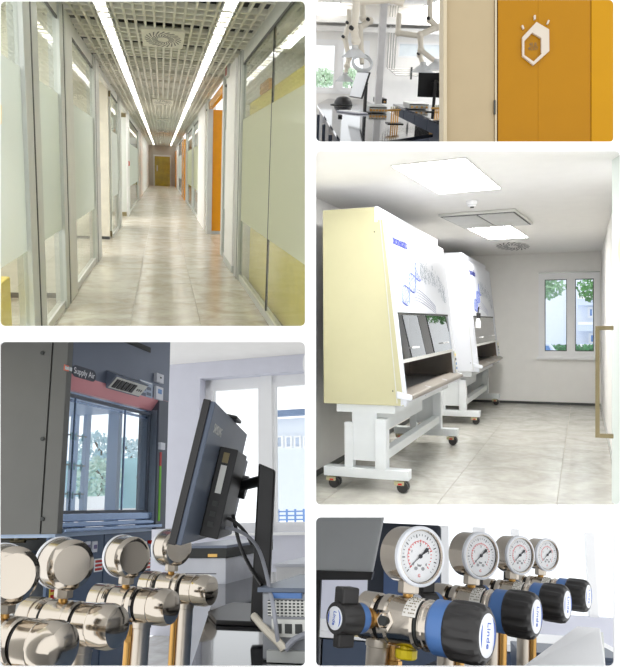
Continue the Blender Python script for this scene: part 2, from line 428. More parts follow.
# right side
wr = thing(P1, 'wall_right', 'glass partition, white piers and orange door recesses along the corridor', 'wall', (XR, 8, ZF), kind='structure', absolute=True)
glazed(wr, 1, 4.4, yr(242), 'frosty')
MB().box(XR - .004, XR + .016, yr(270) - .012, yr(270) + .012, ZF + .06, ZC - .15).part('glass_joint', 'dark', wr)
post(wr, 1, yr(242), yr(238), 'alu', yr(241))
MB().box(XR - .04, XR + .2, yr(236.8), yr(228.3), ZF, ZC).part('pier', 'wall', wr)
MB().box(XR - .045, XR + .2, yr(236.9), yr(228.2), ZF, ZF + .09).part('skirting', 'alu', wr)
glazed(wr, 1, yr(228.3), yr(224.5), 'frost')
post(wr, 1, yr(224.8), yr(223.3), 'alu')
y0, y1 = yr(223.3), yr(208.8)
MB().box(XR - .01, XR + .25, y0, y0 + .1, ZF, ZC - .1).part('jamb', 'orange', wr)
MB().box(XR - .01, XR + .06, y0 + .1, y1, 1.17, 1.31).part('lintel', 'orange', wr)
dr = thing(P1, 'door_1', 'orange door leaf set deep in the corridor wall recess', 'door', (XR + .2, y1, ZF), kind='structure', absolute=True)
MB().box(XR + .0, XR + .62, y1, y1 + .05, ZF + .06, 1.17).part('leaf', 'orange', dr)
MB().box(XR + .0, XR + .62, y1 - .01, y1 + .05, ZF, ZF + .06).part('kick_plate', 'alu', dr)
b = MB(); q = Vector((XR + .22, y1, -.02)); b.lathe([(.14, 0), (.14, .006), (.12, .006), (.12, 0)], q - Vector((0, .007, 0)), (0, 1, 0), 28, False).part('ring_mark', 'orange', dr)
glazed(wr, 1, yr(208.8), yr(206), 'frost'); post(wr, 1, yr(209), yr(208), 'alu')
MB().box(XR - .03, XR + .2, yr(206), yr(199), ZF, ZC).part('pier', 'wall', wr)
glazed(wr, 1, yr(199), yr(193.5), 'frosty'); post(wr, 1, yr(193.8), yr(192.6), 'alu')
glazed(wr, 1, yr(192.6), yr(187.5), 'frosty'); post(wr, 1, yr(187.5), yr(186.2), 'alulight')
MB().box(XR - .05, XR + .3, yr(185.6), yr(182.6), ZF, ZC - .25).part('jamb', 'orange', wr)
glazed(wr, 1, yr(182.6), yr(178.5), 'frost')
MB().box(XR - .02, XR + .15, yr(178.5), yr(176.8), ZF, ZC).part('pier', 'wall', wr)
MB().box(XR - .06, XR + .15, yr(176.8), yr(175.2), ZF, ZC - .35).part('jamb', 'orange', wr)
MB().box(XR - .02, XR + .15, yr(175.2), YE, ZF, ZC).part('pier', 'wall', wr)
q = P1.X(227.3, 69.5, XR - .06)
t = thing(P1, 'exit_sign', 'small grey and red sign box high on the white corridor pier', 'sign', q, absolute=True)
MB().cbox(q.x + .01, q.y, q.z, .05, .3, .2).part('housing', 'alulight', t, bevel=.006)
MB().cbox(q.x - .016, q.y, q.z - .005, .006, .24, .15).part('sign_face', mat('faded_red', c(170, 92, 84), .5), t)
# the yellow fittings in the room behind the right glass
MB().box(XR + .1, XR + .14, 4.75, yr(243.5), ZF + .02, -.6).top(P1, 'yellow_low_partition', 'yellow', 'low yellow partition standing behind the right corridor glass', 'partition')
MB().box(XR + .06, XR + .1, 4.75, yr(243.5), .6, .76).top(P1, 'yellow_beam', 'yellow', 'yellow beam behind the glass above the frosted band', 'beam')
MB().box(XR + .04, XR + .09, yr(262), yr(254), .76, .86).top(P1, 'orange_bracket', 'orange', 'small orange bracket sitting on the yellow beam', 'bracket')
MB().box(XR + .02, 1.75, yr(242.5), yr(242.5) + .06, ZF, ZC).top(P1, 'wall_office', 'wall', 'pale cross wall closing the room with the yellow beam', 'wall', 'structure')

MB().box(XR + .09, 1.95, 4.3, yr(242.5) + .1, ZC, ZC + .05).top(P1, 'ceiling_office', 'wall', 'white ceiling over the room with the yellow beam', 'ceiling', 'structure')
MB().box(1.7, 1.75, 4.3, yr(242.5), ZF, ZC).top(P1, 'wall_office', 'wall', 'pale side wall of the room with the yellow beam', 'wall', 'structure')

# corridor end
we = thing(P1, 'wall_end', 'greige end wall of the corridor around the olive door', 'wall', (0, YE, ZF), kind='structure', absolute=True)
MB().box(-1.3, 1.3, YE, YE + .1, ZF, ZC + .1).part('plaster_panel', 'wallgrey', we)
q0, q1 = P1.Y(154.6, 156, YE - .1), P1.Y(170, 183, YE - .1)
de = thing(P1, 'door_2', 'olive yellow glass door closing the far end of the corridor', 'door', (q0.x, YE - .1, ZF), kind='structure', absolute=True)
MB().box(q0.x, q1.x, YE - .1, YE - .02, ZF, q0.z).part('leaf', 'olive', de)
MB().box(q0.x - .09, q0.x, YE - .14, YE, ZF, q0.z + .1).part('frame', 'alu', de); MB().box(q1.x, q1.x + .09, YE - .14, YE, ZF, q0.z + .1).part('frame', 'alu', de)
MB().box(q0.x, q1.x, YE - .14, YE, q0.z, q0.z + .1).part('frame', 'alu', de)
MB().box(q0.x + .15, q0.x + .2, YE - .2, YE - .1, -.35, .05).part('handle', 'alu', de)

# open grid ceiling with two louvred light lines and swirl diffusers
ce = thing(P1, 'ceiling', 'cream open grid ceiling of the corridor', 'ceiling', (0, 8, ZC), kind='structure', absolute=True)
MB().box(XL - .1, XR + .1, 4.4, YE, ZC + .16, ZC + .2).part('plenum_deck', 'plenum', ce)
off = Vector((0, 8, ZC))
LX = (-.535, .575)
lm = None
for k in range(-10, 11):
    x = .02 + .0925 * k
    if any(abs(x - l) < .062 for l in LX) or x < XL or x > XR: continue
    MB().box(x - .011, x + .011, 4.4, YE, ZC, ZC + .05).part('grid_slat', 'grid', ce)
cs = MB().box(XL, XR, -.028, .028, 0, .05).mesh('grid_slat', 'grid', False); rest = MB()
y = 4.5; k = 0
while y < YE:
    if k % 5 != 4:
        if y < 24:
            o = bpy.data.objects.new('grid_slat', cs); COL.objects.link(o); o.parent = ce; o.location = Vector((0, y, ZC)) - off
        else: rest.box(XL, XR, y - .028, y + .028, ZC, ZC + .05)
    y += .244; k += 1
rest.part('distant_slats', 'grid', ce, kind='stuff')
for yy in rng(4.96, 50, 1.22):       # dark carrier channels between the grid fields
    MB().box(XL, XR, yy - .05, yy + .06, ZC + .055, ZC + .12).part('carrier_channel', 'dark', ce)
for x, n in zip(LX, ('near the alarm side', 'near the orange doors')):
    t = thing(P1, 'light_line', 'long louvred light line in the grid ceiling, %s' % n, 'ceiling light', (x, 8, ZC), absolute=True)
    MB().box(x - .055, x + .055, 4.4, YE - .4, ZC + .045, ZC + .09).part('diffuser', 'lamp', t)
    for s in (-1, 1): MB().box(x + s * .055 - .006, x + s * .055 + .006, 4.4, YE - .4, ZC - .005, ZC + .1).part('side_rail', 'white', t)
    MB().box(x - .06, x + .06, 4.4, YE - .4, ZC + .092, ZC + .11).part('housing', 'white', t)
    lv = MB().box(-.05, .05, -.006, .006, 0, .04).mesh('louvre', 'white', False)
    for yy in rng(4.5, 16, .3):
        o = bpy.data.objects.new('louvre', lv); COL.objects.link(o); o.parent = t; o.location = (0, yy - 8, .001)
def swirl(room, ctr, rx, ry, plate, m_plate, label, group, n=18, square=True):
    t = thing(room, 'air_diffuser', label, 'air vent', ctr, group=group)
    b = MB()
    if square: b.box(-rx * 1.12, rx * 1.12, -ry * 1.12, ry * 1.12, -.012, .02)
    else: b.add(*ring_disc(rx * 1.05, ry * 1.05, -.006))
    b.part('plate', m_plate, t)
    for i in range(n):
        for r0, r1 in ((.3, .62), (.66, .98)):
            a = 2 * PI * (i + (.5 if r0 > .5 else 0)) / n; d = .34; w = .075 if r0 < .5 else .06
            def pt(r, aa): return Vector((rx * r * math.cos(aa), ry * r * math.sin(aa), -.0135))
            MB().prism([pt(r0, a - w), pt(r1, a + d - w * .7), pt(r1, a + d + w * .9), pt(r0, a + w)], (0, 0, .001)).part('slot', 'black', t)
    MB().prism([(rx * .2 * math.cos(2 * PI * i / 16), ry * .2 * math.sin(2 * PI * i / 16), -.0135) for i in range(16)], (0, 0, .001)).part('hub', m_plate, t)
    return t
def ring_disc(rx, ry, z):
    n = 28; vs = [(rx * math.cos(2 * PI * i / n), ry * math.sin(2 * PI * i / n), z) for i in range(n)]
    vs += [(p[0], p[1], z + .02) for p in vs]
    return vs, [tuple(range(n)), tuple(range(2 * n - 1, n - 1, -1))] + [(i, (i + 1) % n, (i + 1) % n + n, i + n) for i in range(n)]
q = P1.Z(163, 37.5, ZC)
swirl(P1, (q.x, q.y, ZC - .01), .2, .5, 1, 'grid', 'square swirl air diffuser in the corridor grid, largest in view', 'corridor air diffusers', 22)
for v, k in ((101.5, 'second'), (120, 'third'), (131, 'fourth')):
    q = P1.Z(163, v, ZC)
    swirl(P1, (q.x, q.y, ZC - .01), .2, .6, 1, 'grid', 'swirl air diffuser in the corridor grid, %s along from the large one' % k, 'corridor air diffusers', 16)

# =================================================================== room with the two safety cabinets
CUR = P3
ZF3, ZC3 = -1.4, 1.14
YB3 = 12.75
xr3 = P3.Z(603, 414, ZF3).x; xl3 = P3.Z(316, 476, ZF3).x
M['cream'] = mat('cream_side_panel', c(188, 184, 148), .45, var=.02)  # yellow light from the corridor side put into the side panel colour
M['cabwhite'] = mat('cabinet_white', c(222, 225, 232), .4, var=.01)
M['stand'] = mat('pale_grey_powder_coat', c(226, 230, 232), .4, var=.02)
M['steel'] = mat('brushed_steel', c(150, 142, 132), .35, .8, var=.08, stretch=(1, .05, 1))
M['steeldark'] = mat('dark_steel_interior', c(120, 110, 100), .3, .7, var=.1)
M['printblue'] = mat('print_blue', c(110, 126, 200), .5); M['printgrey'] = mat('print_grey', c(128, 142, 156), .5, var=.15, scale=40)
M['printlav'] = mat('print_lavender', c(160, 164, 190), .5)
M['sash'] = glass('sash_glass', (.74, .84, .95, 1), 1.5, gain=1.6)  # bluish reflection put into the pane tint
M['capink'] = mat('print_ink', c(20, 36, 130), .5); M['frame'] = mat('window_frame', c(246, 246, 246), .45, var=.01)

fl = thing(P3, 'floor', 'grey stone tile floor under the two safety cabinets', 'floor', (0, 8, ZF3), kind='structure', absolute=True)
slab(P3, [(xl3 - .1, 4.5, ZF3 - .004), (xr3 + 1.2, 4.5, ZF3 - .004), (xr3 + 1.2, YB3, ZF3 - .004), (xl3 - .1, YB3, ZF3 - .004)], (0, 0, -.05)).part('screed', 'grout', fl)
xj = P3.Z(566, 440, ZF3).x
tiles(P3, fl, [xj + .86 * k for k in range(-4, 4)], [4.6 + 1.25 * k for k in range(8)], ZF3, .0025, 'stonecool')
slab(P3, [(xl3 - .1, 3.5, ZC3), (xr3 + 1.0, 3.5, ZC3), (xr3 + 1.0, YB3 + .1, ZC3), (xl3 - .1, YB3 + .1, ZC3)], (0, 0, .05)).top(P3, 'ceiling', 'wall', 'smooth white plaster ceiling over the safety cabinets', 'ceiling', 'structure')
w = thing(P3, 'wall_left', 'white plaster wall with dark skirting behind the safety cabinets', 'wall', (xl3, 8, ZF3), kind='structure', absolute=True)
MB().box(xl3 - .08, xl3, 4.4, YB3, ZF3, ZC3).part('plaster_panel', 'wall', w)
MB().box(xl3, xl3 + .015, 4.4, YB3, ZF3, ZF3 + .05).part('skirting', 'dark', w)
w = thing(P3, 'wall_right', 'white plaster wall running past the window to the glass door', 'wall', (xr3, 8, ZF3), kind='structure', absolute=True)
MB().box(xr3, xr3 + .08, 6.3, YB3, ZF3, ZC3).part('plaster_panel', 'wall', w)
MB().box(xr3 - .012, xr3, 6.3, YB3, ZF3, ZF3 + .04).part('skirting', 'alu', w)
# back wall around the window
W0, W1 = P3.Y(538.5, 274, YB3), P3.Y(601.5, 357.5, YB3)
wx0, wx1, wz1, wz0 = W0.x, min(W1.x, xr3 - .02), W0.z, W1.z
w = thing(P3, 'wall_back', 'white plaster back wall with dark skirting around the window', 'wall', (0, YB3, ZF3), kind='structure', absolute=True)
b = MB()
for x0, x1, z0, z1 in ((xl3, wx0, ZF3, ZC3), (wx1, xr3 + .1, ZF3, ZC3), (wx0, wx1, ZF3, wz0), (wx0, wx1, wz1, ZC3)): b.box(x0, x1, YB3, YB3 + .25, z0, z1)
b.part('plaster_panel', 'wall', w)
MB().box(xl3, xr3, YB3 - .015, YB3, ZF3, ZF3 + .04).part('skirting', 'dark', w)
w = thing(P3, 'window_1', 'white two-sash window at the end of the cabinet room', 'window', (wx0, YB3, wz0), kind='structure', absolute=True)
def ring(x0, x1, z0, z1, y0, y1, t):
    return MB().box(x0, x1, y0, y1, z0, z0 + t).box(x0, x1, y0, y1, z1 - t, z1).box(x0, x0 + t, y0, y1, z0 + t, z1 - t).box(x1 - t, x1, y0, y1, z0 + t, z1 - t)
ring(wx0, wx1, wz0, wz1, YB3 - .02, YB3 + .07, .045).part('frame', 'frame', w)
wm = P3.Y(571, 300, YB3).x
for x0, x1 in ((wx0 + .045, wm - .01), (wm + .01, wx1 - .04)):
    s_ = ring(x0, x1, wz0 + .045, wz1 - .045, YB3 - .03, YB3 + .05, .055).part('sash', 'frame', w)
    ring(x0 + .055, x1 - .055, wz0 + .1, wz1 - .1, YB3 - .01, YB3 + .03, .012).part('gasket', 'dark', s_)
    MB().box(x0 + .055, x1 - .055, YB3 + .02, YB3 + .03, wz0 + .1, wz1 - .1).part('pane', 'glass', s_)
MB().box(wx0 - .03, wx1, YB3 - .07, YB3, wz0 - .04, wz0).part('sill', 'frame', w)
MB().box(wx0, wx1, YB3 - .03, YB3, wz1, wz1 + .02).part('drip_edge', 'alu', w)
MB().box(wm - .035, wm + .035, YB3 - .035, YB3 + .06, wz0 + .045, wz1 - .045).part('mullion', 'frame', w)

# outside the window
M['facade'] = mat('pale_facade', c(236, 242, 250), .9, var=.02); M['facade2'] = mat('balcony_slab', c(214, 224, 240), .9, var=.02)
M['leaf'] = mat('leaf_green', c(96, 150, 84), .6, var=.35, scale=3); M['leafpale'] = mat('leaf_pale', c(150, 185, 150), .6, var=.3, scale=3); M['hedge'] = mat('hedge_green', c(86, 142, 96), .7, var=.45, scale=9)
M['bluewin'] = mat('blue_window', c(120, 160, 215), .15); M['bark'] = mat('bark', c(110, 100, 88), .9)
YO = 34.0
def o3(u, v, y): return P3.Y(u, v, y)
bd = thing(P3, 'apartment_building', 'pale blue-white apartment block with stacked balconies seen through the window', 'building', o3(570, 350, YO), absolute=True)
a, bb = o3(500, 240, YO), o3(640, 362, YO)
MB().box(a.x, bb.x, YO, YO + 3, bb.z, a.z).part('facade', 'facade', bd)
for v in (296, 322, 344):
    p, q = o3(578, v, YO - 1.2), o3(601, v + 9, YO - 1.2)
    bal = MB().box(p.x, q.x, YO - 1.2, YO, q.z, p.z).part('balcony', 'facade2', bd)
    MB().box(p.x, q.x, YO - 1.22, YO - 1.2, p.z - .12, p.z).part('balcony_rail', 'white', bal)
for u, v in ((591, 312), (592, 338)):
    p, q = o3(u - 3.4, v - 5, YO - .05), o3(u + 3.4, v + 6, YO - .05)
    wn = ring(p.x, q.x, q.z, p.z, YO - .08, YO, .1).part('window', 'white', bd)
    MB().box(p.x + .1, q.x - .1, YO - .05, YO - .02, q.z + .1, p.z - .1).part('pane', 'bluewin', wn)
def foliage(room, name, mt, label, cat, ctr, rad, n, size, seed, foot=None):
    """a crown of separate leaves scattered in an ellipsoid, on a stem"""
    rd = random.Random(seed); t = thing(room, name, label, cat, (ctr[0], ctr[1], ctr[2] - rad[2] * 1.2 if foot is None else foot), absolute=True); b = MB(); c_ = Vector(ctr)
    for i in range(n):
        d = Vector((rd.gauss(0, 1), rd.gauss(0, 1), rd.gauss(0, 1))).normalized() * rd.uniform(.25, 1) ** .5
        p = c_ + Vector((d.x * rad[0], d.y * rad[1], d.z * rad[2]))
        a = Vector((rd.gauss(0, 1), rd.gauss(0, 1), rd.gauss(0, 1))).normalized(); e = a.orthogonal().normalized(); s_ = size * rd.uniform(.6, 1.3)
        b.add([p - a * s_, p + e * s_ * .5, p + a * s_, p - e * s_ * .5], [(0, 1, 2, 3)])
    b.part('leaves', mt, t, kind='stuff')
    st = MB().tube([(ctr[0], ctr[1], ctr[2] - rad[2] * 1.2 if foot is None else foot), (ctr[0] + .1, ctr[1], ctr[2]), (ctr[0] - .1, ctr[1], ctr[2] + rad[2] * .6)], [size * .8, size * .6, size * .3], 6).part('trunk', 'bark', t)
    return t
GZ3 = o3(548, 364.5, 21).z
foliage(P3, 'leafy_tree', 'leafpale', 'grey-green leafy branch hanging in the window beside the second cabinet', 'tree', o3(534, 287, 20), (.85, .5, .36), 1100, .06, 5, GZ3)
foliage(P3, 'leafy_tree', 'leaf', 'fresh green tree before the balconies in the window', 'tree', o3(606, 288, 20), (.72, .5, .42), 1000, .06, 6, GZ3)
hb_ = o3(520, 362, 24).z; h0, h1 = o3(530, 346, 24).x, o3(615, 346, 24).x; hz = o3(570, 346.5, 24).z
gz = o3(548, 364.5, 21).z
MB().box(h0 - 3, h1 + 3, 13.2, 40, gz - .1, gz).top(P3, 'ground', 'facade2', 'pale paved forecourt outside the cabinet room window', 'ground', 'structure')
hd_ = thing(P3, 'hedge', 'long clipped green hedge behind the parked car', 'hedge', ((h0 + h1) / 2, 24, gz), absolute=True)
rd = random.Random(12); b = MB()
for i in range(2600):
    p = Vector((rd.uniform(h0, h1), 24 + rd.uniform(0, .8), gz + (hz - gz) * rd.random() ** .6 + .05 * math.sin(i)))
    a = Vector((rd.gauss(0, 1), rd.gauss(0, 1), rd.gauss(0, 1))).normalized(); e = a.orthogonal().normalized(); s_ = .05 * rd.uniform(.6, 1.3)
    b.add([p - a * s_, p + e * s_ * .6, p + a * s_, p - e * s_ * .6], [(0, 1, 2, 3)])
b.part('leaves', 'hedge', hd_, kind='stuff')
MB().box(h0, h1, 24.2, 24.6, gz, hz - .08).part('branches', 'hedge', hd_)
ca = thing(P3, 'parked_car', 'pale blue car parked in front of the hedge outside', 'car', (o3(548, 359, 21).x, 21, gz), absolute=True)
k = o3(548, 356, 21); k.z = gz + .3
MB().prism([(k.x - .42, k.y, k.z - .25), (k.x + .3, k.y, k.z - .25), (k.x + .3, k.y, k.z + .04), (k.x + .16, k.y, k.z + .08), (k.x + .04, k.y, k.z + .26), (k.x - .3, k.y, k.z + .28), (k.x - .42, k.y, k.z + .1)], (0, .9, 0)).part('body', 'facade2', ca, bevel=.03)
MB().prism([(k.x - .28, k.y - .01, k.z + .08), (k.x + .08, k.y - .01, k.z + .08), (k.x + .02, k.y - .01, k.z + .22), (k.x - .26, k.y - .01, k.z + .23)], (0, .02, 0)).part('side_window', 'bluewin', ca)
for dx in (-.25, .16): MB().cyl((k.x + dx, k.y - .03, k.z - .2), (k.x + dx, k.y + .08, k.z - .2), .09).part('wheel', 'black', ca, smooth=True)

# ceiling fittings
def ceiling_rect(pts):
    q = [P3.Z(u, v, ZC3) for u, v in pts]
    x0, x1, y0, y1 = (q[0].x + q[3].x) / 2, (q[1].x + q[2].x) / 2, (q[0].y + q[1].y) / 2, (q[2].y + q[3].y) / 2
    return Vector(((x0 + x1) / 2, (y0 + y1) / 2, ZC3)), (x1 - x0) / 2, (y1 - y0) / 2, math.radians(-5)
LP3 = mat('ceiling_panel_glow', c(255, 255, 255), .6, var=0, emit=(1, .99, .97, 1), es=28.0)
for pts, n in ((((404, 168), (470, 153), (492, 185), (436, 195.5)), 'large bright light panel flush in the ceiling nearer the tall cabinet'), (((473, 228), (512, 223), (524, 236), (486, 239.5)), 'smaller bright light panel in the ceiling behind the ventilation cassette')):
    p, hx_, hy_, yaw = ceiling_rect(pts)
    t = thing(P3, 'ceiling_light', n, 'ceiling light', (p.x, p.y, ZC3 - .012), rz=yaw)
    MB().box(-hx_ - .012, hx_ + .012, -hy_ - .02, hy_ + .02, .003, .011).part('trim', 'alulight', t)
    MB().box(-hx_, hx_, -hy_, hy_, 0, .003).part('diffuser', LP3, t)
p, hx_, hy_, yaw = ceiling_rect(((446, 216), (519, 205), (527, 219.5), (463, 229)))
t = thing(P3, 'ventilation_cassette', 'flat grey two-panel ventilation cassette set under the ceiling', 'ventilation', (p.x, p.y, ZC3 - .03), rz=yaw)
MB().box(-hx_, hx_, -hy_, hy_, 0, .029).part('housing', 'alulight', t, bevel=.006)
mg = mat('cassette_grey', c(206, 206, 204), .5)
MB().box(-hx_ + .015, hx_ - .015, -hy_ + .03, hy_ - .03, -.003, 0).part('shadow_gap', 'dark', t)
for a, bb in ((-hx_ + .03, -.01), (.01, hx_ - .03)): MB().box(a, bb, -hy_ + .055, hy_ - .055, -.009, -.003).part('panel', mg, t)
q = P3.Z(513, 245.5, ZC3)
swirl(P3, (q.x, q.y, ZC3 - .004), .24, .62, 1, 'wall', 'round swirl air diffuser in the plaster ceiling of the cabinet room', None, 18, square=False)
q = P3.Z(472, 201, ZC3)
t = thing(P3, 'smoke_detector', 'small white smoke detector on the plaster ceiling', 'smoke detector', (q.x, q.y, ZC3 - .07))
MB().lathe([(.025, .015), (.04, .02), (.05, .04), (.055, .05), (.055, .07)], (0, 0, 0), (0, 0, 1), 20).part('housing', 'white', t, smooth=True)
MB().lathe([(.046, .03), (.048, .04)], (0, 0, 0), (0, 0, 1), 20).part('grille', 'alu', t)
MB().cyl((0, 0, .005), (0, 0, .016), .018).part('sensor', 'dark', t)

# a safety cabinet: local x = out of the wall, y = along the wall, z = up; origin at the near back foot
yA = P3.Z(404, 494, ZF3).y; yFar = P3.Z(456, 444, ZF3).y
LEN = yFar - yA
ys_ = yA - .05
def c3(u, v): p = P3.Y(u, v, ys_); return (p.x, p.z - ZF3)
bx0 = c3(322.5, 213)[0]
P_bt = c3(322.5, 212); P_ft = c3(377, 205); P_st = c3(383.8, 219); P_fb = c3(405.5, 410); P_bb = c3(323, 399)
def safety_cabinet():
    t = thing(P3, 'safety_cabinet', '', 'safety cabinet', (bx0, yA, ZF3), group='safety cabinets along the wall')
    X = lambda p: p[0] - bx0
    zt = (P_bt[1] + P_ft[1]) / 2; zb = P_fb[1] + .03
    x1, x2, x3 = X(P_ft), X(P_st), X(P_fb); zs = P_st[1]
    y0, y1 = -.05, LEN - .02
    def sl(tt, off=0.0):                 # point on the sloping front
        d = Vector((x3 - x2, 0, zb - zs)); n = Vector((-d.z, 0, d.x)).normalized()
        p = Vector((x2, 0, zs)) + d * tt + n * off; return p
    prof = [(0, zb), (x3, zb), (x3, zb + .02), (x2, zs), (x1 + .01, zs), (x1, zt), (0, zt)]
    for k, y in enumerate((y0, y1 - .06)):
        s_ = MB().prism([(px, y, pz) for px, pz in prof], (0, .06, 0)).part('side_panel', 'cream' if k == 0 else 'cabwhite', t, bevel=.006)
        if k == 0:
            MB().prism([(x2 - .035, y - .003, zs), (x2 - .028, y - .003, zs), (x3 - .065, y - .003, zb + .02), (x3 - .072, y - .003, zb + .02)], (0, .003, 0)).part('panel_seam', 'alu', s_)
            for zz in (zs - .1, zb + .12):
                ux = x2 + (x3 - x2) * (zs - zz) / (zs - zb) - .09
                MB().cyl((ux, y - .004, zz), (ux, y, zz), .006, n=8).part('rivet', 'dark', s_)
    MB().box(0, x1, y0 + .02, y1 - .02, zt - .03, zt + .004).part('roof', 'cabwhite', t)
    MB().box(0, .03, y0 + .06, y1 - .06, zb, zt - .03).part('back_panel', 'cabwhite', t)
    MB().box(x1 - .02, x1 + .004, y0 - .004, y1, zs - .02, zt + .004).part('fascia', 'cabwhite', t)
    # printed header on the slope
    def plate(t0, t1, a, b_, o0, o1, nm, m, par=t, **k):
        p = [sl(t0, o0), sl(t1, o0), sl(t1, o1), sl(t0, o1)]
        return MB().prism([(q.x, a, q.z) for q in p], (0, b_ - a, 0)).part(nm, m, par, **k)
    hp = plate(0, .5, y0 + .01, y1, -.03, .012, 'header_panel', 'cabwhite', bevel=.004)
    plate(0, 1, y0 - .004, y0 + .075, -.012, .006, 'front_post', 'cabwhite'); plate(0, 1, y1 - .16, y1, -.012, .006, 'front_post', 'cabwhite')
    D = (sl(1) - sl(0)); DL = D.length
    def pr(y, tt, o=.0135): q = sl(tt, o); return Vector((q.x, y, q.z))
    def strip(pts, wd, m, nm):           # a printed line
        b = MB(); e = [pr(*p) for p in pts]; n = (sl(0, 1) - sl(0)).normalized()
        b.tube(e, wd, 4).part(nm, m, hp)
    L = y1 - y0
    def hx(i, sg):                        # the double helix climbs from the low near corner
        f_ = i / 36; a = f_ * 2 * PI * 1.25
        return (y0 + L * (.1 + .3 * f_ + .028 * sg * math.sin(a)), .44 - .2 * f_ + .05 * sg * math.sin(a))
    h1 = [hx(i, 1) for i in range(37)]; h2 = [hx(i, -1) for i in range(37)]
    strip(h1, .008, 'printblue', 'print_helix_strand'); strip(h2, .008, 'printblue', 'print_helix_strand')
    for i in range(2, 36, 2): strip([h1[i], h2[i]], .003, 'printblue', 'print_helix_rung')
    rd = random.Random(3); b = MB()
    for i in range(150):                 # the cloud of printed hexagons arching to the far edge
        a = rd.random(); yy = y0 + L * (.34 + .6 * a) + rd.gauss(0, .02); tt = .225 + .2 * max(0, a - .55) * 1.6 + rd.uniform(-.06, .075)
        r = rd.uniform(.012, .026)
        b.lathe([(r, 0), (r * .72, .0006)], pr(yy, min(.485, tt)), sl(0, 1) - sl(0), 6, False)
    b.part('print_hexagons', 'printgrey', hp, kind='stuff')
    for k in range(5):
        strip([(y0 + L * (.06 + .6 * i / 24), .40 + .012 * k - .05 * math.sin(i / 24 * PI) * (1 - .12 * k) + .09 * max(0, i / 24 - .45)) for i in range(25)], .0025, 'printlav', 'print_wave')
    text('biomedalto', .12, 'capink', hp, pr(y0 + L * .06, .1, .016), (0, 1, 0), -D, align='LEFT', bold=.004)
    # sash window and opening
    g = plate(.51, .765, y0 + .075, y1 - .15, -.006, 0.0, 'sash_window', 'sash')
    plate(.755, .775, y0 + .075, y1 - .15, -.012, .008, 'sash_rail', 'alulight', g)
    plate(.5, .512, y0 + .07, y1 - .15, -.012, .004, 'sash_head', 'dark', g)
    for f_ in (.2, .78):
        yy = y0 + L * f_
        hd = plate(.695, .705, yy - .06, yy + .04, .002, .05, 'sash_handle', 'white', g, bevel=.004)
    # chamber
    MB().box(.16, .18, y0 + .06, y1 - .06, zb + .08, zs - .4).part('chamber_back', 'steeldark', t)
    for yy in (y0 + .062, y1 - .17): MB().prism([(.16, yy, zb + .08), (x3 - .02, yy, zb + .08), (x2 + .05, yy, zs - .45), (.16, yy, zs - .45)], (0, .01, 0)).part('chamber_side', 'steeldark', t)
    MB().box(.16, x3 - .01, y0 + .06, y1 - .06, zb + .04, zb + .07).part('work_surface', 'steel', t)
    q = sl(.92)
    MB().prism([(q.x - .1, y0 + .06, q.z - .02), (q.x + .04, y0 + .06, q.z - .05), (q.x + .05, y0 + .06, q.z - .08), (q.x - .1, y0 + .06, q.z - .06)], (0, L - .2, 0)).part('front_grille', 'steel', t)
    MB().prism([(x3 - .06, y0 + .03, zb + .115), (x3 + .05, y0 + .03, zb + .085), (x3 + .062, y0 + .03, zb + .065), (x3 + .05, y0 + .03, zb + .05), (x3 - .06, y0 + .03, zb + .075)], (0, L - .02, 0)).part('arm_rest', 'steel', t, bevel=.006)
    for yy in (y0 - .01, y1 - .02): MB().prism([(x3 - .07, yy, zb + .12), (x3 + .05, yy, zb + .09), (x3 + .058, yy, zb + .065), (x3 + .048, yy, zb + .045), (x3 - .07, yy, zb + .06)], (0, .025, 0)).part('arm_rest_end', 'cabwhite', t, bevel=.008)
    MB().prism([(x3 - .04, y0, zb), (x3 + .01, y0, zb + .02), (x3 + .01, y0, zb + .08), (x3 - .04, y0, zb + .08)], (0, L, 0)).part('front_apron', 'cabwhite', t)
    for f_ in (.3, .62): MB().prism([(x3, y0 + L * f_, zb + .1), (x3 + .05, y0 + L * f_, zb + .09), (x3, y0 + L * f_, zb - .0)], (0, .03, 0)).part('arm_rest_bracket', 'cabwhite', t)
    cp = plate(.77, .93, y1 - .13, y1 - .04, .006, .02, 'control_panel', 'alulight', bevel=.004)
    for i, m_ in enumerate(('yellow', 'dark', 'bluewin', 'bluewin')):
        plate(.79 + .033 * i, .808 + .033 * i, y1 - .105, y1 - .065, .02, .025, 'button', m_, cp)
    MB().box(.1, x3 - .1, y0 + .05, y1 - .05, zb - .07, zb).part('underside', 'stand', t)
    MB().box(x3 * .45, x3 * .52, .36, LEN - .36, .42, zb - .07).part('rear_shroud', 'stand', t)
    # stand
    zf0, zf1 = .105, .185
    xf0, xf1 = -.02, x3 + .01
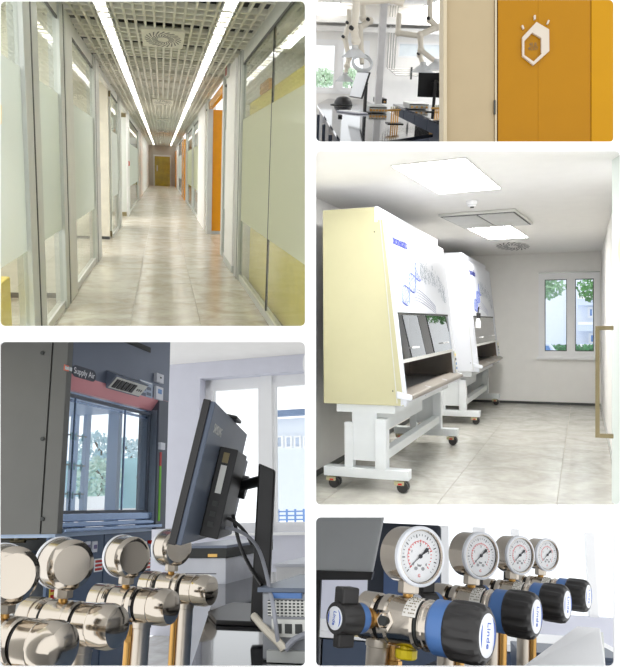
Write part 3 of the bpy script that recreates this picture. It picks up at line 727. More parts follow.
    for k, yy in enumerate((0.0, LEN - .12)):
        MB().box(xf0, xf1, yy, yy + .12, zf0, zf1).part('foot_beam', 'stand', t, bevel=.004)
        up0, up1 = .16, .43
        MB().box(up0, up0 + .075, yy + .02, yy + .1, zf1, zb - .16).part('leg', 'stand', t, bevel=.003)
        MB().box(up1, up1 + .095, yy + .0, yy + .11, zf1, zb - .12).part('leg', 'stand', t, bevel=.003)
        MB().box(up0 + .065, up1 + .01, yy + .03, yy + .1, zf1 + .06, zb - .04).part('lift_column', 'stand', t, bevel=.003)
        for xx in (xf0 + .07, xf1 - .07):
            cs_ = MB().box(xx - .03, xx + .03, yy + .03, yy + .09, .085, zf0).part('caster', 'brown', t)
            MB().cyl((xx + .015, yy + .02, .047), (xx + .015, yy + .05, .047), .047, n=14).part('caster_wheel', 'black', cs_, smooth=True)
            MB().cyl((xx + .015, yy + .07, .047), (xx + .015, yy + .1, .047), .047, n=14).part('caster_wheel', 'black', cs_, smooth=True)
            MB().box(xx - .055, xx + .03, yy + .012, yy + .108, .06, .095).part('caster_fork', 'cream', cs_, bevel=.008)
            MB().box(xx - .02, xx + .012, yy + .008, yy + .012, .066, .08).part('brake_tab', 'red', cs_)
    MB().box(.43, .51, .1, LEN - .1, .25, .33).part('cross_beam', 'stand', t, bevel=.004)
    return t
cab = safety_cabinet()
cab['label'] = 'tall safety cabinet on a wheeled stand, yellow light tinted into its side, nearer the glass door'
cab2 = copy_tree(cab)
yB = P3.Z(480.6, 425, ZF3).y
cab2.matrix_world = P3.M @ Matrix.Translation((bx0 + .02, min(yB, YB3 - LEN - .06), ZF3))
cab2['label'] = 'white safety cabinet on a wheeled stand against the window wall'
for o in bpy.data.objects:
    if o.parent == cab2 and o.name.startswith('side_panel'):
        o.data = o.data.copy(); o.data.materials[0] = M['cabwhite']
# spray bottle hanging on the second cabinet
q = P3.Y(478, 316, min(yB, YB3 - LEN - .06) - .12)
t = thing(P3, 'spray_bottle', 'small white spray bottle with a black head hanging on the white cabinet', 'bottle', (q.x, q.y, q.z - .12))
MB().lathe([(.035, -.04), (.038, .03), (.02, .09)], (0, 0, 0), (0, 0, 1), 12).part('bottle_body', 'white', t, smooth=True)
MB().box(-.02, .035, -.015, .015, .09, .16).part('spray_head', 'black', t, bevel=.006)
MB().cyl((0, 0, .16), (.01, 0, .24), .01).part('trigger', 'black', t)

# glass door with its bronze pull handle at the right
yd = 5.2
e0, e1 = P3.Y(612, 300, yd + .35), P3.Y(632, 300, yd)
gd = thing(P3, 'glass_door', 'greenish satin glass door with a bronze bar handle standing open', 'door', (e0.x, yd, ZF3), absolute=True)
zt_, zb_ = P3.Y(620, 140, yd).z, P3.Y(620, 515, yd).z
MB().hexa([(e1.x, e1.y, zb_), (e1.x, e1.y + .02, zb_), (e0.x, e0.y + .02, zb_), (e0.x, e0.y, zb_), (e1.x, e1.y, zt_), (e1.x, e1.y + .02, zt_), (e0.x, e0.y + .02, zt_), (e0.x, e0.y, zt_)]).part('leaf', 'frostdoor', gd)
h0, h1 = P3.Y(597.5, 326, yd + .2), P3.Y(597.5, 437.5, yd + .2)
hw = .0145
hb = MB().box(h0.x - hw, h0.x + hw, yd + .19, yd + .22, h1.z, h0.z).part('pull_bar', 'brown', gd, bevel=.002)
xa = P3.Y(612, 330, yd + .2).x
for z_ in (h0.z - .028, h1.z): MB().box(h0.x + hw, xa + .01, yd + .19, yd + .22, z_, z_ + .028).part('pull_arm', 'brown', gd)
q = P3.Y(625, 249, yd + .1)
MB().lathe([(.15, 0), (.15, .004)], (q.x + .01, q.y - .03, q.z), (e1 - e0).cross(Vector((0, 0, 1))), 36).part('round_sticker', mat('orange_vinyl', c(248, 216, 150), .4), gd)

# =================================================================== row of gas pressure regulators, close up
CUR = P5
M['chrome'] = mat('polished_chrome', c(206, 196, 182), .14, 1.0, var=.04, scale=3)
M['chromebr'] = mat('brushed_steel_pipe', c(200, 190, 176), .3, .9, var=.1, scale=30, stretch=(1, 1, .02))
M['brass'] = mat('warm_brass', c(206, 160, 92), .28, .85, var=.06)
M['blue'] = mat('blue_plastic', c(78, 118, 176), .35, var=.03)
M['knob'] = mat('black_ribbed_plastic', c(40, 38, 37), .42, var=.08)
M['capblue'] = mat('logo_blue', c(40, 90, 190), .5); M['cap'] = mat('cap_white', c(240, 242, 246), .35, var=.01)
M['dial'] = mat('dial_white', c(240, 240, 240), .5, var=.01); M['tickred'] = mat('dial_red', c(222, 60, 60), .5); M['tick'] = mat('dial_black', c(40, 40, 46), .5)
M['dialglass'] = glass('dial_glass', (1, 1, 1, 1), 1.4, gain=.5)
M['label'] = mat('paper_label', c(236, 232, 224), .6, var=.03)
M['capyellow'] = mat('yellow_plastic_cap', c(236, 210, 20), .4)
ry = P5.ray(417, 556) * 2.02
def xl5(u): return P5.Y(u, 620, ry.y).x - ry.x
BZ = -.176                                   # body axis below the dial centre
BR = .065
TILT5 = Matrix.Rotation(math.radians(-8), 4, 'Z') @ Matrix.Rotation(math.radians(-2.5), 4, 'Y')
def regulator():
    t = thing(P5, 'gas_regulator', '', 'regulator', (ry.x, ry.y, ry.z), rot=TILT5)
    A = Vector((1, 0, 0)); o = Vector((0, 0, BZ))
    at = lambda u: o + A * xl5(u)
    # body
    x0, x1, x2, x3, x4 = xl5(357), xl5(377), xl5(390), xl5(420), xl5(433)
    def sec(xa, xb, r, nm, m, e=.006, n=32, par=t, **k):
        return MB().lathe([(r - e, 0), (r, e), (r, xb - xa - e), (r - e, xb - xa)], o + A * xa, A, n).part(nm, m, par, smooth=True, **k)
    sec(x0, x1, BR, 'body_section', 'chrome'); sec(x1, x1 + .012, BR - .006, 'body_groove', 'black')
    sec(x1 + .012, x2 + .004, BR + .001, 'body_section', 'chrome'); sec(x2 + .004, x3, BR + .001, 'body_section', 'chrome')
    sec(x3, x3 + .01, BR - .005, 'body_groove', 'dark'); sec(x3 + .01, x4 + .01, BR - .001, 'body_section', 'chrome')
    sec(x3 + .018, x3 + .03, BR + .002, 'retaining_ring', 'chrome', .003)
    k0, k1, k2 = x4 + .005, xl5(452), xl5(489)
    sec(k0, k1 + .01, .0715, 'collar', 'blue', .008)
    # big ribbed knob
    kb = MB(); n = 72; prof = [(.07, 0), (.076, .008), (.077, .03), (.077, (k2 - k1) * .75), (.073, (k2 - k1) * .92), (.062, k2 - k1)]
    X_, Y_, Z_ = kb.basis(A); vs = []; fs = []
    for j, (r, h) in enumerate(prof):
        for i in range(n):
            a = 2 * PI * i / n; w = math.cos(a * 12)
            rr = r - (.0065 * max(0, -w) ** .6 if 1 < j < 5 else 0)
            vs.append(o + A * (k1 + h) + (X_ * math.cos(a) + Y_ * math.sin(a)) * rr)
    for j in range(len(prof) - 1):
        for i in range(n): k = (i + 1) % n; fs.append((j * n + i, j * n + k, (j + 1) * n + k, (j + 1) * n + i))
    fs += [tuple(range(n - 1, -1, -1)), tuple(range((len(prof) - 1) * n, len(prof) * n))]
    kn = kb.add(vs, fs).part('adjusting_knob', 'knob', t, smooth=True)
    cap = MB().lathe([(.054, 0), (.054, .003), (.05, .005)], o + A * (k2 - .002), A, 32).part('knob_cap', 'cap', kn, smooth=True)
    def logo(par, ctr, nrm, up, R):
        nrm = Vector(nrm).normalized(); up = (Vector(up) - nrm * Vector(up).dot(nrm)).normalized(); rt = up.cross(nrm)
        for a0, a1 in ((-50, 60), (140, 215)):
            e = [math.radians(a0 + (a1 - a0) * i / 14) for i in range(15)]
            outer = [ctr + (rt * math.cos(a) + up * math.sin(a)) * R * .9 for a in e]
            inner = [ctr + (rt * math.cos(a) + up * math.sin(a)) * R * (.9 - .16 * math.sin((a - e[0]) / (e[-1] - e[0]) * PI)) for a in reversed(e)]
            MB().prism(outer + inner[1:-1], nrm * .0004).part('logo_arc', 'capblue', par)
        text('Linde', R * .56, 'capblue', par, ctr + nrm * .0002, up * -1 + rt * -.12, rt, 'logo_lettering')
    logo(cap, o + A * (k2 + .0032), A, (0, 0, 1), .054)
    # valve with T-handle on the near side
    va = Vector((-.3, -.95, 0)).normalized(); vo = o + A * (xl5(376)) + Vector((0, -BR * .8, -.0))
    MB().lathe([(.024, 0), (.028, .006), (.028, .016), (.022, .018), (.03, .022), (.03, .034)], vo, va, 20).part('valve_neck', 'brass', t, smooth=True)
    MB().lathe([(.038, 0), (.04, .005), (.04, .03)], vo + va * .034, va, 28).part('valve_collar', 'blue', t, smooth=True)
    vb = MB(); hub0 = vo + va * .06
    X_, Y_, Z_ = vb.basis(va); vs = []; fs = []; n = 48; prof = [(.043, 0), (.047, .006), (.046, .05), (.041, .068), (.034, .07)]
    for j, (r, h) in enumerate(prof):
        for i in range(n):
            a = 2 * PI * i / n; rr = r - (.005 * max(0, -math.cos(a * 8)) ** .6 if 0 < j < 3 else 0)
            vs.append(hub0 + va * h + (X_ * math.cos(a) + Y_ * math.sin(a)) * rr)
    for j in range(len(prof) - 1):
        for i in range(n): k = (i + 1) % n; fs.append((j * n + i, j * n + k, (j + 1) * n + k, (j + 1) * n + i))
    fs += [tuple(range(n - 1, -1, -1)), tuple(range((len(prof) - 1) * n, len(prof) * n))]
    vb.add(vs, fs); h_ = vb.part('valve_handle', 'knob', t, smooth=True)
    sd = Vector((0, 0, 1)).cross(va).normalized()
    for z0, z1, w in ((.036, .08, .022), (-.036, -.074, .014)):
        c0 = hub0 + va * .008; q = []
        for zz in (z0, z1): q += [c0 - sd * w + Vector((0, 0, zz)), c0 + sd * w + Vector((0, 0, zz)), c0 + sd * w * .9 + va * .055 + Vector((0, 0, zz)), c0 - sd * w * .9 + va * .055 + Vector((0, 0, zz))]
        MB().hexa(q).part('handle_tab', 'knob', h_, bevel=.005)
    vc = MB().lathe([(.03, 0), (.03, .003), (.027, .004)], hub0 + va * .069, va, 28).part('handle_cap', 'cap', h_, smooth=True)
    logo(vc, hub0 + va * .0732, va, (0, 0, 1), .03)
    # port on the side, yellow cap below, label, posts
    pp = o + A * xl5(392) + Vector((0, -BR * .97, .0)); MB().lathe([(.03, 0), (.03, .012), (.022, .014), (.022, .004)], pp + Vector((0, .008, 0)), (0, -1, .1), 6, False).part('side_port', 'chrome', t)
    MB().lathe([(.013, 0), (.013, .014)], pp, (0, -1, .1), 18).part('port_plug', 'dark', t)
    yc = o + A * xl5(405) + Vector((0, 0, -BR - .03))
    MB().lathe([(.026, 0), (.03, .004), (.03, .024), (.018, .026), (.018, .035)], yc, (0, 0, 1), 12).part('yellow_cap', 'capyellow', t)
    lb = MB(); e = []
    for i in range(9):
        a = math.radians(18 + 8.5 * i)
        e.append((-math.cos(a) * (BR + .0022), math.sin(a) * (BR + .0022)))
    xa, xb = xl5(410), xl5(424); n = len(e)
    lb.add([(xa, y, BZ + z) for y, z in e] + [(xb, y, BZ + z) for y, z in e], [(i, i + 1, i + 1 + n, i + n) for i in range(n - 1)]); lo = lb.part('label_sticker', 'label', t)
    for i in range(1, 8):
        a = math.radians(18 + 8.5 * i)
        for j in range(5):
            if (i * 3 + j) % 4 == 0: continue
            xx = xa + (xb - xa) * (.14 + .17 * j)
            MB().cbox(xx, -math.cos(a) * (BR + .003), BZ + math.sin(a) * (BR + .003), (xb - xa) * .1, .0018, .0024).part('label_print', 'brown', lo)
    ps = o + A * xl5(373)
    MB().lathe([(.033, 0), (.033, .37), (.036, .372), (.036, .392), (.033, .395)], ps + Vector((0, .01, -.45)), (0, 0, 1), 24).part('stand_pipe', 'chromebr', t, smooth=True)
    MB().cyl(ps + Vector((.045, .025, -.45)), ps + Vector((.045, .025, -.07)), .016, n=16).part('supply_pipe', 'brass', t, smooth=True)
    MB().lathe([(.022, 0), (.022, .02), (.019, .022)], ps + Vector((.045, .025, -.13)), (0, 0, 1), 6).part('pipe_nut', 'brass', t)
    # gauge on its hex stem
    MB().lathe([(.014, 0), (.016, .05)], o + Vector((-.028, .012, BR - .006)), (0, 0, 1), 16).part('gauge_stem', 'brass', t, smooth=True)
    MB().lathe([(.027, 0), (.029, .003), (.029, .03), (.027, .034)], o + Vector((-.028, .012, BR + .008)), (0, 0, 1), 6).part('stem_nut', 'chromebr', t)
    gn = Vector((.90, -.436, 0)).normalized(); R = .0805
    gc = -gn * .062 + Vector((.012, 0, 0))
    g = MB().lathe([(.06, -.038), (R - .012, -.034), (R - .003, -.026), (R - .003, .05), (R, .052), (R, .062), (R - .003, .066), (R - .009, .067), (R - .011, .062)], gc, gn, 44, False)
    g.add([gc - gn * .038 + (Vector((0, 0, 1)) * math.cos(a) + gn.cross(Vector((0, 0, 1))) * math.sin(a)) * .06 for a in [2 * PI * i / 20 for i in range(20)]], [tuple(range(20))])
    ga = g.part('gauge_case', 'chrome', t, smooth=True)
    MB().lathe([(R - .001, .05), (R + .0015, .052), (R + .0015, .064), (R - .002, .067), (R - .007, .0675), (R - .009, .062)], gc, gn, 44, False).part('bezel', 'cap', ga, smooth=True)
    dz = .0575
    di = MB().lathe([(R - .011, dz - .002), (R - .011, dz)], gc, gn, 40).part('dial', 'dial', ga)
    up = Vector((0, 0, 1)); rt = up.cross(gn).normalized() * -1
    rt = gn.cross(up).normalized() * -1
    dc = gc + gn * (dz + .0004)
    def bar(a, r0, r1, w, m, nm):
        d = rt * math.sin(a) + up * math.cos(a); e = rt * math.cos(a) - up * math.sin(a)
        MB().prism([dc + d * r0 - e * w, dc + d * r0 + e * w, dc + d * r1 + e * w, dc + d * r1 - e * w], gn * .0004).part(nm, m, di)
    for i in range(28):
        a = math.radians(-135 + 270 * i / 27); bar(a, .055 if i % 4 else .051, .06, .0007 if i % 4 else .0013, 'tick', 'scale_mark')
    for i in range(21):
        a = math.radians(-135 + 270 * i / 20); bar(a, .037, .041 if i % 5 else .045, .0012, 'tickred', 'scale_mark')
    e = [math.radians(-135 + 200 * i / 24) for i in range(25)]
    MB().prism([dc + (rt * math.sin(a) + up * math.cos(a)) * .0425 for a in e] + [dc + (rt * math.sin(a) + up * math.cos(a)) * .0412 for a in reversed(e)], gn * .0004).part('red_scale_arc', 'tickred', di)
    for i, nn in enumerate(('0', '1', '2', '3', '4')):
        a = math.radians(-135 + 270 * i / 4); text(nn, .011, 'tick', di, dc + (rt * math.sin(a) + up * math.cos(a)) * .031 + gn * .0004, rt, up, 'scale_number')
    text('bar', .011, 'tick', di, dc - up * .024 + gn * .0004, rt, up, 'dial_lettering'); text('G', .012, 'tickred', di, dc - up * .052 + gn * .0004, rt, up, 'dial_lettering')
    a = math.radians(-130); d = rt * math.sin(a) + up * math.cos(a); e = rt * math.cos(a) - up * math.sin(a); nc = dc + gn * .002
    nd = MB().prism([nc - d * .03 - e * .006, nc - d * .036, nc - d * .03 + e * .006, nc - d * .012 + e * .002, nc + d * .052, nc - d * .012 - e * .002], gn * .0008).part('needle', 'tick', ga)
    MB().lathe([(.006, 0), (.005, .004)], nc, gn, 14).part('needle_hub', 'tick', nd)
    for s_ in (-1, 1): MB().prism([dc + rt * (.012 * s_ + .006 * math.cos(2 * PI * i / 10)) - up * (.033 + .005 * math.sin(2 * PI * i / 10)) for i in range(10)], gn * .0004).part('dial_mark', mat('dial_grey', c(150, 150, 150), .5), di)
    MB().lathe([(R - .011, .0625), (R - .011, .0635)], gc, gn, 36).part('gauge_glass', 'dialglass', ga)
    return t
reg = regulator()
reg['group'] = 'row of gas regulators'
LB5 = ['chrome gas regulator with yellow cap, foremost of the row, its white gauge fully in view', 'chrome gas regulator behind the one with the yellow cap, second of its row', 'chrome gas regulator third along the row from the one with the yellow cap', 'chrome gas regulator at the far end of the row by the bright windows']
reg['label'] = LB5[0]
ST = .655
for k in range(1, 4):
    r = copy_tree(reg); r.matrix_world = P5.M @ Matrix.Translation((ry.x, ry.y + ST * k, ry.z)) @ TILT5; r['label'] = LB5[k]
# the bench the pipes come out of, and the room behind
ZB5 = ry.z + BZ - .45
bn = thing(P5, 'lab_bench', 'long dark bench carrying the row of gas regulators', 'bench', (ry.x, ry.y, ZB5 - .06), absolute=True)
MB().box(ry.x - .55, ry.x + .42, ry.y - .4, ry.y + 2.3, ZB5 - .05, ZB5).part('worktop', 'blackgloss', bn)
MB().box(ry.x - .5, ry.x + .36, ry.y - .3, ry.y + 2.25, ZB5 - .75, ZB5 - .05).part('cabinet_body', mat('slate_front', c(74, 84, 100), .4), bn)
V5 = Room(440, 553, 0, (312, None, 512.5, None)); CUR = V5
def v5(u, v, y): return V5.Y(u, v, y)
M['slate'] = mat('slate_blue_laminate', c(66, 78, 98), .4, var=.04); M['monback'] = mat('grey_monitor_plastic', c(184, 186, 186), .5, var=.04)
yb = 7.0
wb = thing(V5, 'wall_back', 'pale wall and white-framed glazing behind the regulators', 'wall', v5(500, 560, yb), kind='structure', absolute=True)
a, b_ = v5(312, 500, yb), v5(700, 640, yb)
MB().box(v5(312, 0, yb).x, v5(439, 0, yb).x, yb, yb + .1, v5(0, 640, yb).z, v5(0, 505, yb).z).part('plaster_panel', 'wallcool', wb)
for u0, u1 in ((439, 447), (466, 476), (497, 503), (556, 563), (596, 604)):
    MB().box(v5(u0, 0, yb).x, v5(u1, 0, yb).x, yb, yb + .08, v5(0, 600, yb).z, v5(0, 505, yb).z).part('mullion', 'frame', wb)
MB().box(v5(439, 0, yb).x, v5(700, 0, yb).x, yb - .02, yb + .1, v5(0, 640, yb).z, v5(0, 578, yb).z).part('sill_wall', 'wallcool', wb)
MB().box(v5(439, 0, yb).x, v5(700, 0, yb).x, yb + .02, yb + .04, v5(0, 578, yb).z, v5(0, 505, yb).z).part('pane', 'glass', wb)
# large monitor seen from behind
ym = 3.6
t = thing(V5, 'monitor', 'big grey monitor seen from behind at the far side of the regulator row', 'monitor', v5(350, 640, ym), absolute=True)
p = [v5(308, 505, ym), v5(386, 505, ym), v5(372, 574, ym), v5(308, 572, ym)]
MB().prism(p, (0, .06, 0)).part('housing', 'monback', t, bevel=.01)
p = [v5(308, 570, ym - .01), v5(373, 572, ym - .01), v5(371, 580, ym - .01), v5(308, 580, ym - .01)]
MB().prism(p, (0, .08, 0)).part('bottom_bezel', 'black', t)
MB().box(v5(330, 0, ym).x, v5(345, 0, ym).x, ym + .06, ym + .1, v5(0, 668, ym).z, v5(0, 560, ym).z).part('stand', 'black', t)
ym = 4.6
t = thing(V5, 'equipment_tower', 'dark navy equipment housing between the grey monitor and the windows', 'equipment', v5(415, 640, ym), absolute=True)
MB().box(v5(383, 0, ym).x, v5(441, 0, ym).x, ym, ym + .5, v5(0, 592, ym).z, v5(0, 505, ym).z).part('housing', mat('navy_housing', c(44, 50, 62), .45), t, bevel=.02)
MB().box(v5(396, 0, ym).x, v5(440, 0, ym).x, ym - .02, ym, v5(0, 590, ym).z, v5(0, 545, ym).z).part('front_panel', mat('steel_blue', c(86, 108, 150), .45), t)
MB().box(v5(372, 0, ym).x, v5(400, 0, ym).x, ym - .3, ym - .25, v5(0, 605, ym).z, v5(0, 583, ym).z).top(V5, 'cream_box', mat('cream_card', c(222, 204, 156), .7), 'small cream box below the equipment housing behind the foremost gauge', 'box', bevel=.01)
ym = 5.6
t = thing(V5, 'back_counter', 'white counter with slate blue cabinet fronts behind the regulators', 'counter', v5(400, 660, ym), absolute=True)
MB().box(v5(300, 0, ym).x, v5(575, 0, ym).x, ym - .2, ym + .7, v5(0, 613, ym - .2).z, v5(0, 607, ym - .2).z).part('worktop', 'white', t)
xs = [v5(u, 0, ym).x for u in (300, 352, 404, 456, 508, 575)]
for i in range(5): MB().box(xs[i] + .006, xs[i + 1] - .006, ym - .16, ym + .5, v5(0, 700, ym).z, v5(0, 612, ym).z).part('door', 'slate' if i != 0 else mat('grey_front', c(104, 106, 108), .5), t, bevel=.004)
ym = 4.4
t = thing(V5, 'slate_cabinet', 'slate blue low cabinet standing under the far regulators', 'cabinet', v5(545, 690, ym), absolute=True)
MB().box(v5(500, 0, ym).x, v5(582, 0, ym).x, ym, ym + .5, v5(0, 690, ym).z, v5(0, 612, ym).z).part('body', 'slate', t, bevel=.006)
for u in (502, 529, 556): MB().box(v5(u, 0, ym).x, v5(u + 25, 0, ym).x, ym - .02, ym, v5(0, 688, ym).z, v5(0, 616, ym).z).part('door', 'slate', t, bevel=.004)
t = thing(V5, 'cupboard', 'grey-green cupboard end beside the white table', 'cabinet', v5(610, 690, 5.0), absolute=True)
MB().box(v5(604, 0, 5.0).x, v5(640, 0, 5.0).x, 5.0, 5.6, v5(0, 690, 5.0).z, v5(0, 616, 5.0).z).part('body', mat('grey_green', c(120, 124, 118), .5), t, bevel=.006)
MB().box(v5(606, 0, 5.0).x, v5(640, 0, 5.0).x, 4.98, 5.0, v5(0, 650, 5.0).z, v5(0, 622, 5.0).z).part('door', mat('grey_green', c(140, 144, 138), .5), t, bevel=.004)
ym = 3.5
q = [v5(520, 668, ym), v5(577, 626, ym + .7), v5(600, 628, ym + .7), v5(606, 668, ym)]
zt_ = sum(p.z for p in q) / 4
tb = thing(V5, 'white_table', 'white sloping-edged tabletop standing beside the far regulators', 'table', v5(560, 690, ym), absolute=True)
MB().prism(q, (0, 0, -.03)).part('tabletop', 'white', tb, bevel=.004)
for p in q: MB().cyl((p.x, p.y, p.z - .6), (p.x, p.y, p.z - .02), .015).part('leg', 'alu', tb)

# =================================================================== fume hood room
CUR = P4
M['hoodside'] = mat('charcoal_side_panel', c(104, 104, 100), .5, var=.04); M['hoodgrey'] = mat('slate_metal', c(112, 120, 136), .35, .3, var=.03)
M['hoodpost'] = mat('hood_post', c(86, 92, 104), .4, .2, var=.03); M['pink'] = mat('pink_reflection_strip', c(226, 150, 156), .3, .2, var=.06, scale=2)
M['blualu'] = mat('blue_sheen_aluminium', c(150, 172, 205), .25, .75, var=.08, stretch=(1, .1, 1))
M['hoodin'] = mat('hood_liner', c(186, 206, 232), .35, var=.02); M['hoodframe'] = mat('hood_window_frame', c(200, 218, 240), .4, var=.02)
M['doorblue'] = mat('blue_grey_door', c(74, 94, 122), .35, var=.03); M['teal'] = mat('teal_render', c(176, 216, 226), .9, var=.05)
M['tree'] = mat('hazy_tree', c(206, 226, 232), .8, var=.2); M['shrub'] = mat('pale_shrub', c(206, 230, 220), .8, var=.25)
M['socket'] = mat('socket_white', c(226, 228, 236), .4); M['green'] = mat('green_tape', c(120, 200, 40), .5)
EZ4 = -1.3
y0h = 3.5
Hx = P4.Y(62, 450, y0h).x; y1h = P4.X(167.5, 450, Hx).y
def hf(u, v, x=None): return P4.X(u, v, Hx if x is None else x)
zt4 = hf(100, 330).z + .25
zc = (hf(62, 369).z + hf(158, 400).z) / 2; zd = (hf(62, 383).z + hf(158, 411).z) / 2
zs1 = (hf(62, 390).z + hf(158, 416).z) / 2; zs0 = hf(110, 513).z; za = hf(110, 529).z
yp = P4.X(158, 450, Hx).y
fh = thing(P4, 'fume_hood', 'dark grey walk-up fume hood with a sliding glass sash and control panel', 'fume hood', (Hx, y0h, EZ4), absolute=True)
xb = Hx - .8
sp = MB().box(xb - .9, Hx - .11, y0h, y0h + .03, za - .01, zt4).part('side_panel', 'hoodside', fh)
MB().box(Hx - .1, Hx, y0h, y0h + .05, za - .01, zt4).part('corner_post', 'hoodside', fh, bevel=.004)
for v in (353, 439, 519):
    q = P4.Y(42.8, v, y0h); MB().cyl((q.x, y0h - .008, q.z), (q.x, y0h, q.z), .012, n=10).part('screw_cap', 'dark', sp, smooth=True)
MB().box(Hx - .11, Hx - .1, y0h + .012, y0h + .03, za, zt4).part('seam', 'dark', sp)
hd = MB().box(Hx - .5, Hx, y0h + .05, y1h, zc, zt4).part('header', 'hoodgrey', fh)
MB().prism([(Hx, y0h + .05, zc), (Hx - .06, y0h + .05, zd), (Hx - .09, y0h + .05, zd), (Hx - .09, y0h + .05, zc)], (0, y1h - y0h - .05, 0)).part('header_chamfer', 'pink', fh)  # pink reflection on the underside put into the chamfer colour
MB().box(Hx - .16, Hx, yp, y1h, za - .02, zc).part('right_post', 'hoodpost', fh, bevel=.004)
for k in range(2): MB().box(Hx - .1 + .02 * k, Hx - .085 + .02 * k, y0h + .05, yp, zd - .06 + .025 * k, zd - .045 + .03 * k).part('sash_track', 'blualu', fh)
def ringx(y0, y1, z0, z1, x0, x1, t):
    return MB().box(x0, x1, y0, y1, z0, z0 + t).box(x0, x1, y0, y1, z1 - t, z1).box(x0, x1, y0, y0 + t, z0 + t, z1 - t).box(x0, x1, y1 - t, y1, z0 + t, z1 - t)
sf = ringx(y0h + .05, yp - .005, zs0, zd - .02, Hx - .08, Hx - .06, .018).part('sash', 'hoodpost', fh)
MB().box(Hx - .073, Hx - .068, y0h + .06, yp - .01, zs0, zd - .03).part('pane', 'glass', sf)
for u in (83, 133):
    yy = hf(u, 450).y; MB().box(Hx - .074, Hx - .062, yy - .004, yy + .004, zs0, zd - .03).part('sash_joint', 'blualu', sf)
for k, (z0, z1, xx) in enumerate(((zs0 - .045, zs0, .0), (zs0 - .075, zs0 - .05, .02), (za - .005, zs0 - .08, .05))):
    MB().box(Hx - .1, Hx - .03 + xx, y0h + .05, yp + (.06 if k == 2 else 0), z0, z1).part('airfoil_bar', 'blualu', fh, bevel=.006)
MB().box(xb, Hx - .03, y0h + .03, yp, za - .03, za).part('work_surface', 'hoodin', fh)
MB().box(xb, Hx - .1, y0h + .03, y1h - .1, zd, zd + .03).part('chamber_roof', 'hoodin', fh)
# glazed far end of the chamber
def hb4(u, v): return P4.Y(u, v, yp)
for u0, u1 in ((60, 63.5), (69, 74), (82, 86), (107, 117.5), (138.5, 156)):
    MB().box(hb4(u0, 450).x, hb4(u1, 450).x, yp, yp + .05, za, zd).part('end_mullion', 'hoodframe', fh)
MB().box(xb, Hx - .1, yp + .02, yp + .025, za, zd).part('end_pane', 'glass', fh)
# header details: grille slot, sensor box, switch panel, stickers, remote
q0, q1 = hf(122, 343), hf(150, 352)
MB().box(Hx, Hx + .006, q0.y, q1.y, q1.z - .005, q1.z + .03).part('vent_slot', 'dark', hd)
MB().box(Hx, Hx + .01, q0.y, q1.y, q1.z + .03, q1.z + .045).part('vent_lip', 'hoodgrey', hd)
a, b_ = hf(106, 379), hf(139, 392)
zA, zB = hf(107, 370).z, hf(107, 382).z
s0 = MB().prism([(Hx, a.y, zA), (Hx + .075, a.y, (zA + zB) / 2 + .0), (Hx, a.y, zB - .04)], (0, b_.y - a.y, 0)).part('control_console', 'hoodgrey', hd, bevel=.003)
nn = Vector((-(zB - .04 - (zA + zB) / 2), 0, -.075)).normalized()
cA = Vector((Hx + .075, a.y, (zA + zB) / 2)); cB = Vector((Hx, a.y, zB - .04)); dv = cB - cA; pn = Vector((-dv.z, 0, dv.x)).normalized()
if pn.x < 0: pn = -pn
def conpt(f, g, o=.002): return cA + dv * g + Vector((0, (b_.y - a.y) * f, 0)) + pn * o
MB().prism([conpt(.03, .1), conpt(.97, .1), conpt(.97, .9), conpt(.03, .9)], pn * .003).part('console_face', 'alulight', s0)
for i in range(5): MB().prism([conpt(.08 + .125 * i, .22, .005), conpt(.17 + .125 * i, .22, .005), conpt(.17 + .125 * i, .8, .005), conpt(.08 + .125 * i, .8, .005)], pn * .006).part('rocker_switch', 'black', s0)
for i in range(3): MB().prism([conpt(.76 + .06 * i, .45, .005), conpt(.785 + .06 * i, .45, .005), conpt(.785 + .06 * i, .6, .005), conpt(.76 + .06 * i, .6, .005)], pn * .002).part('indicator', 'dark', s0)
def face(u0, v0, u1, v1, nm, m, d=.003, par=None, up=0):
    a, b = hf(u0, v0), hf(u1, v1); return MB().box(Hx, Hx + d, a.y, b.y, min(a.z, b.z), max(a.z, b.z)).part(nm, m, par or hd)
st = face(64, 364.5, 68.3, 371.5, 'sticker', mat('orange_white_sticker', c(232, 120, 92), .5)); face(64.6, 366.3, 67.8, 370, 'sticker_field', 'white', .0045, st)
p0, p1 = hf(72, 368), hf(95.5, 376); zc_ = hf(84, 373.5).z; hh = .034
pl = MB(); pts = []
for k in range(13):
    t_ = -PI / 2 + PI * k / 12; pts.append((Hx, p1.y - hh + hh * math.cos(t_), zc_ + hh * math.sin(t_)))
for k in range(13):
    t_ = PI / 2 + PI * k / 12; pts.append((Hx, p0.y + hh + hh * math.cos(t_), zc_ + hh * math.sin(t_)))
pl.prism(pts, (.004, 0, 0)); plo = pl.part('name_plate', mat('plate_slate', c(62, 66, 78), .4), hd)
text('Supply Air', .052, 'cap', plo, (Hx + .0046, (p0.y + p1.y) / 2, zc_), (0, 1, 0), (0, 0, 1))
q = hf(70, 376.5)
for i in range(5): MB().box(Hx, Hx + .003, hf(64, 378).y + .025 * i, hf(64, 378).y + .018 + .025 * i, zc + .012, zc + .034).part('white_mark', 'cap', hd)
face(139.5, 379, 152, 398.5, 'info_plate', mat('steel_label', c(170, 184, 204), .4)); face(140, 380, 151.5, 384.5, 'info_heading', 'white', .0045)
for i in range(2):
    for j in range(2): face(141 + 5.3 * i, 386.5 + 5.5 * j, 145.2 + 5.3 * i, 390.8 + 5.5 * j, 'pictogram', 'hoodgrey', .0045)
rm = face(154, 386, 160.5, 401, 'wall_remote', 'socket', .02); face(155.6, 389, 159, 394.5, 'remote_display', 'bluewin', .022, rm)
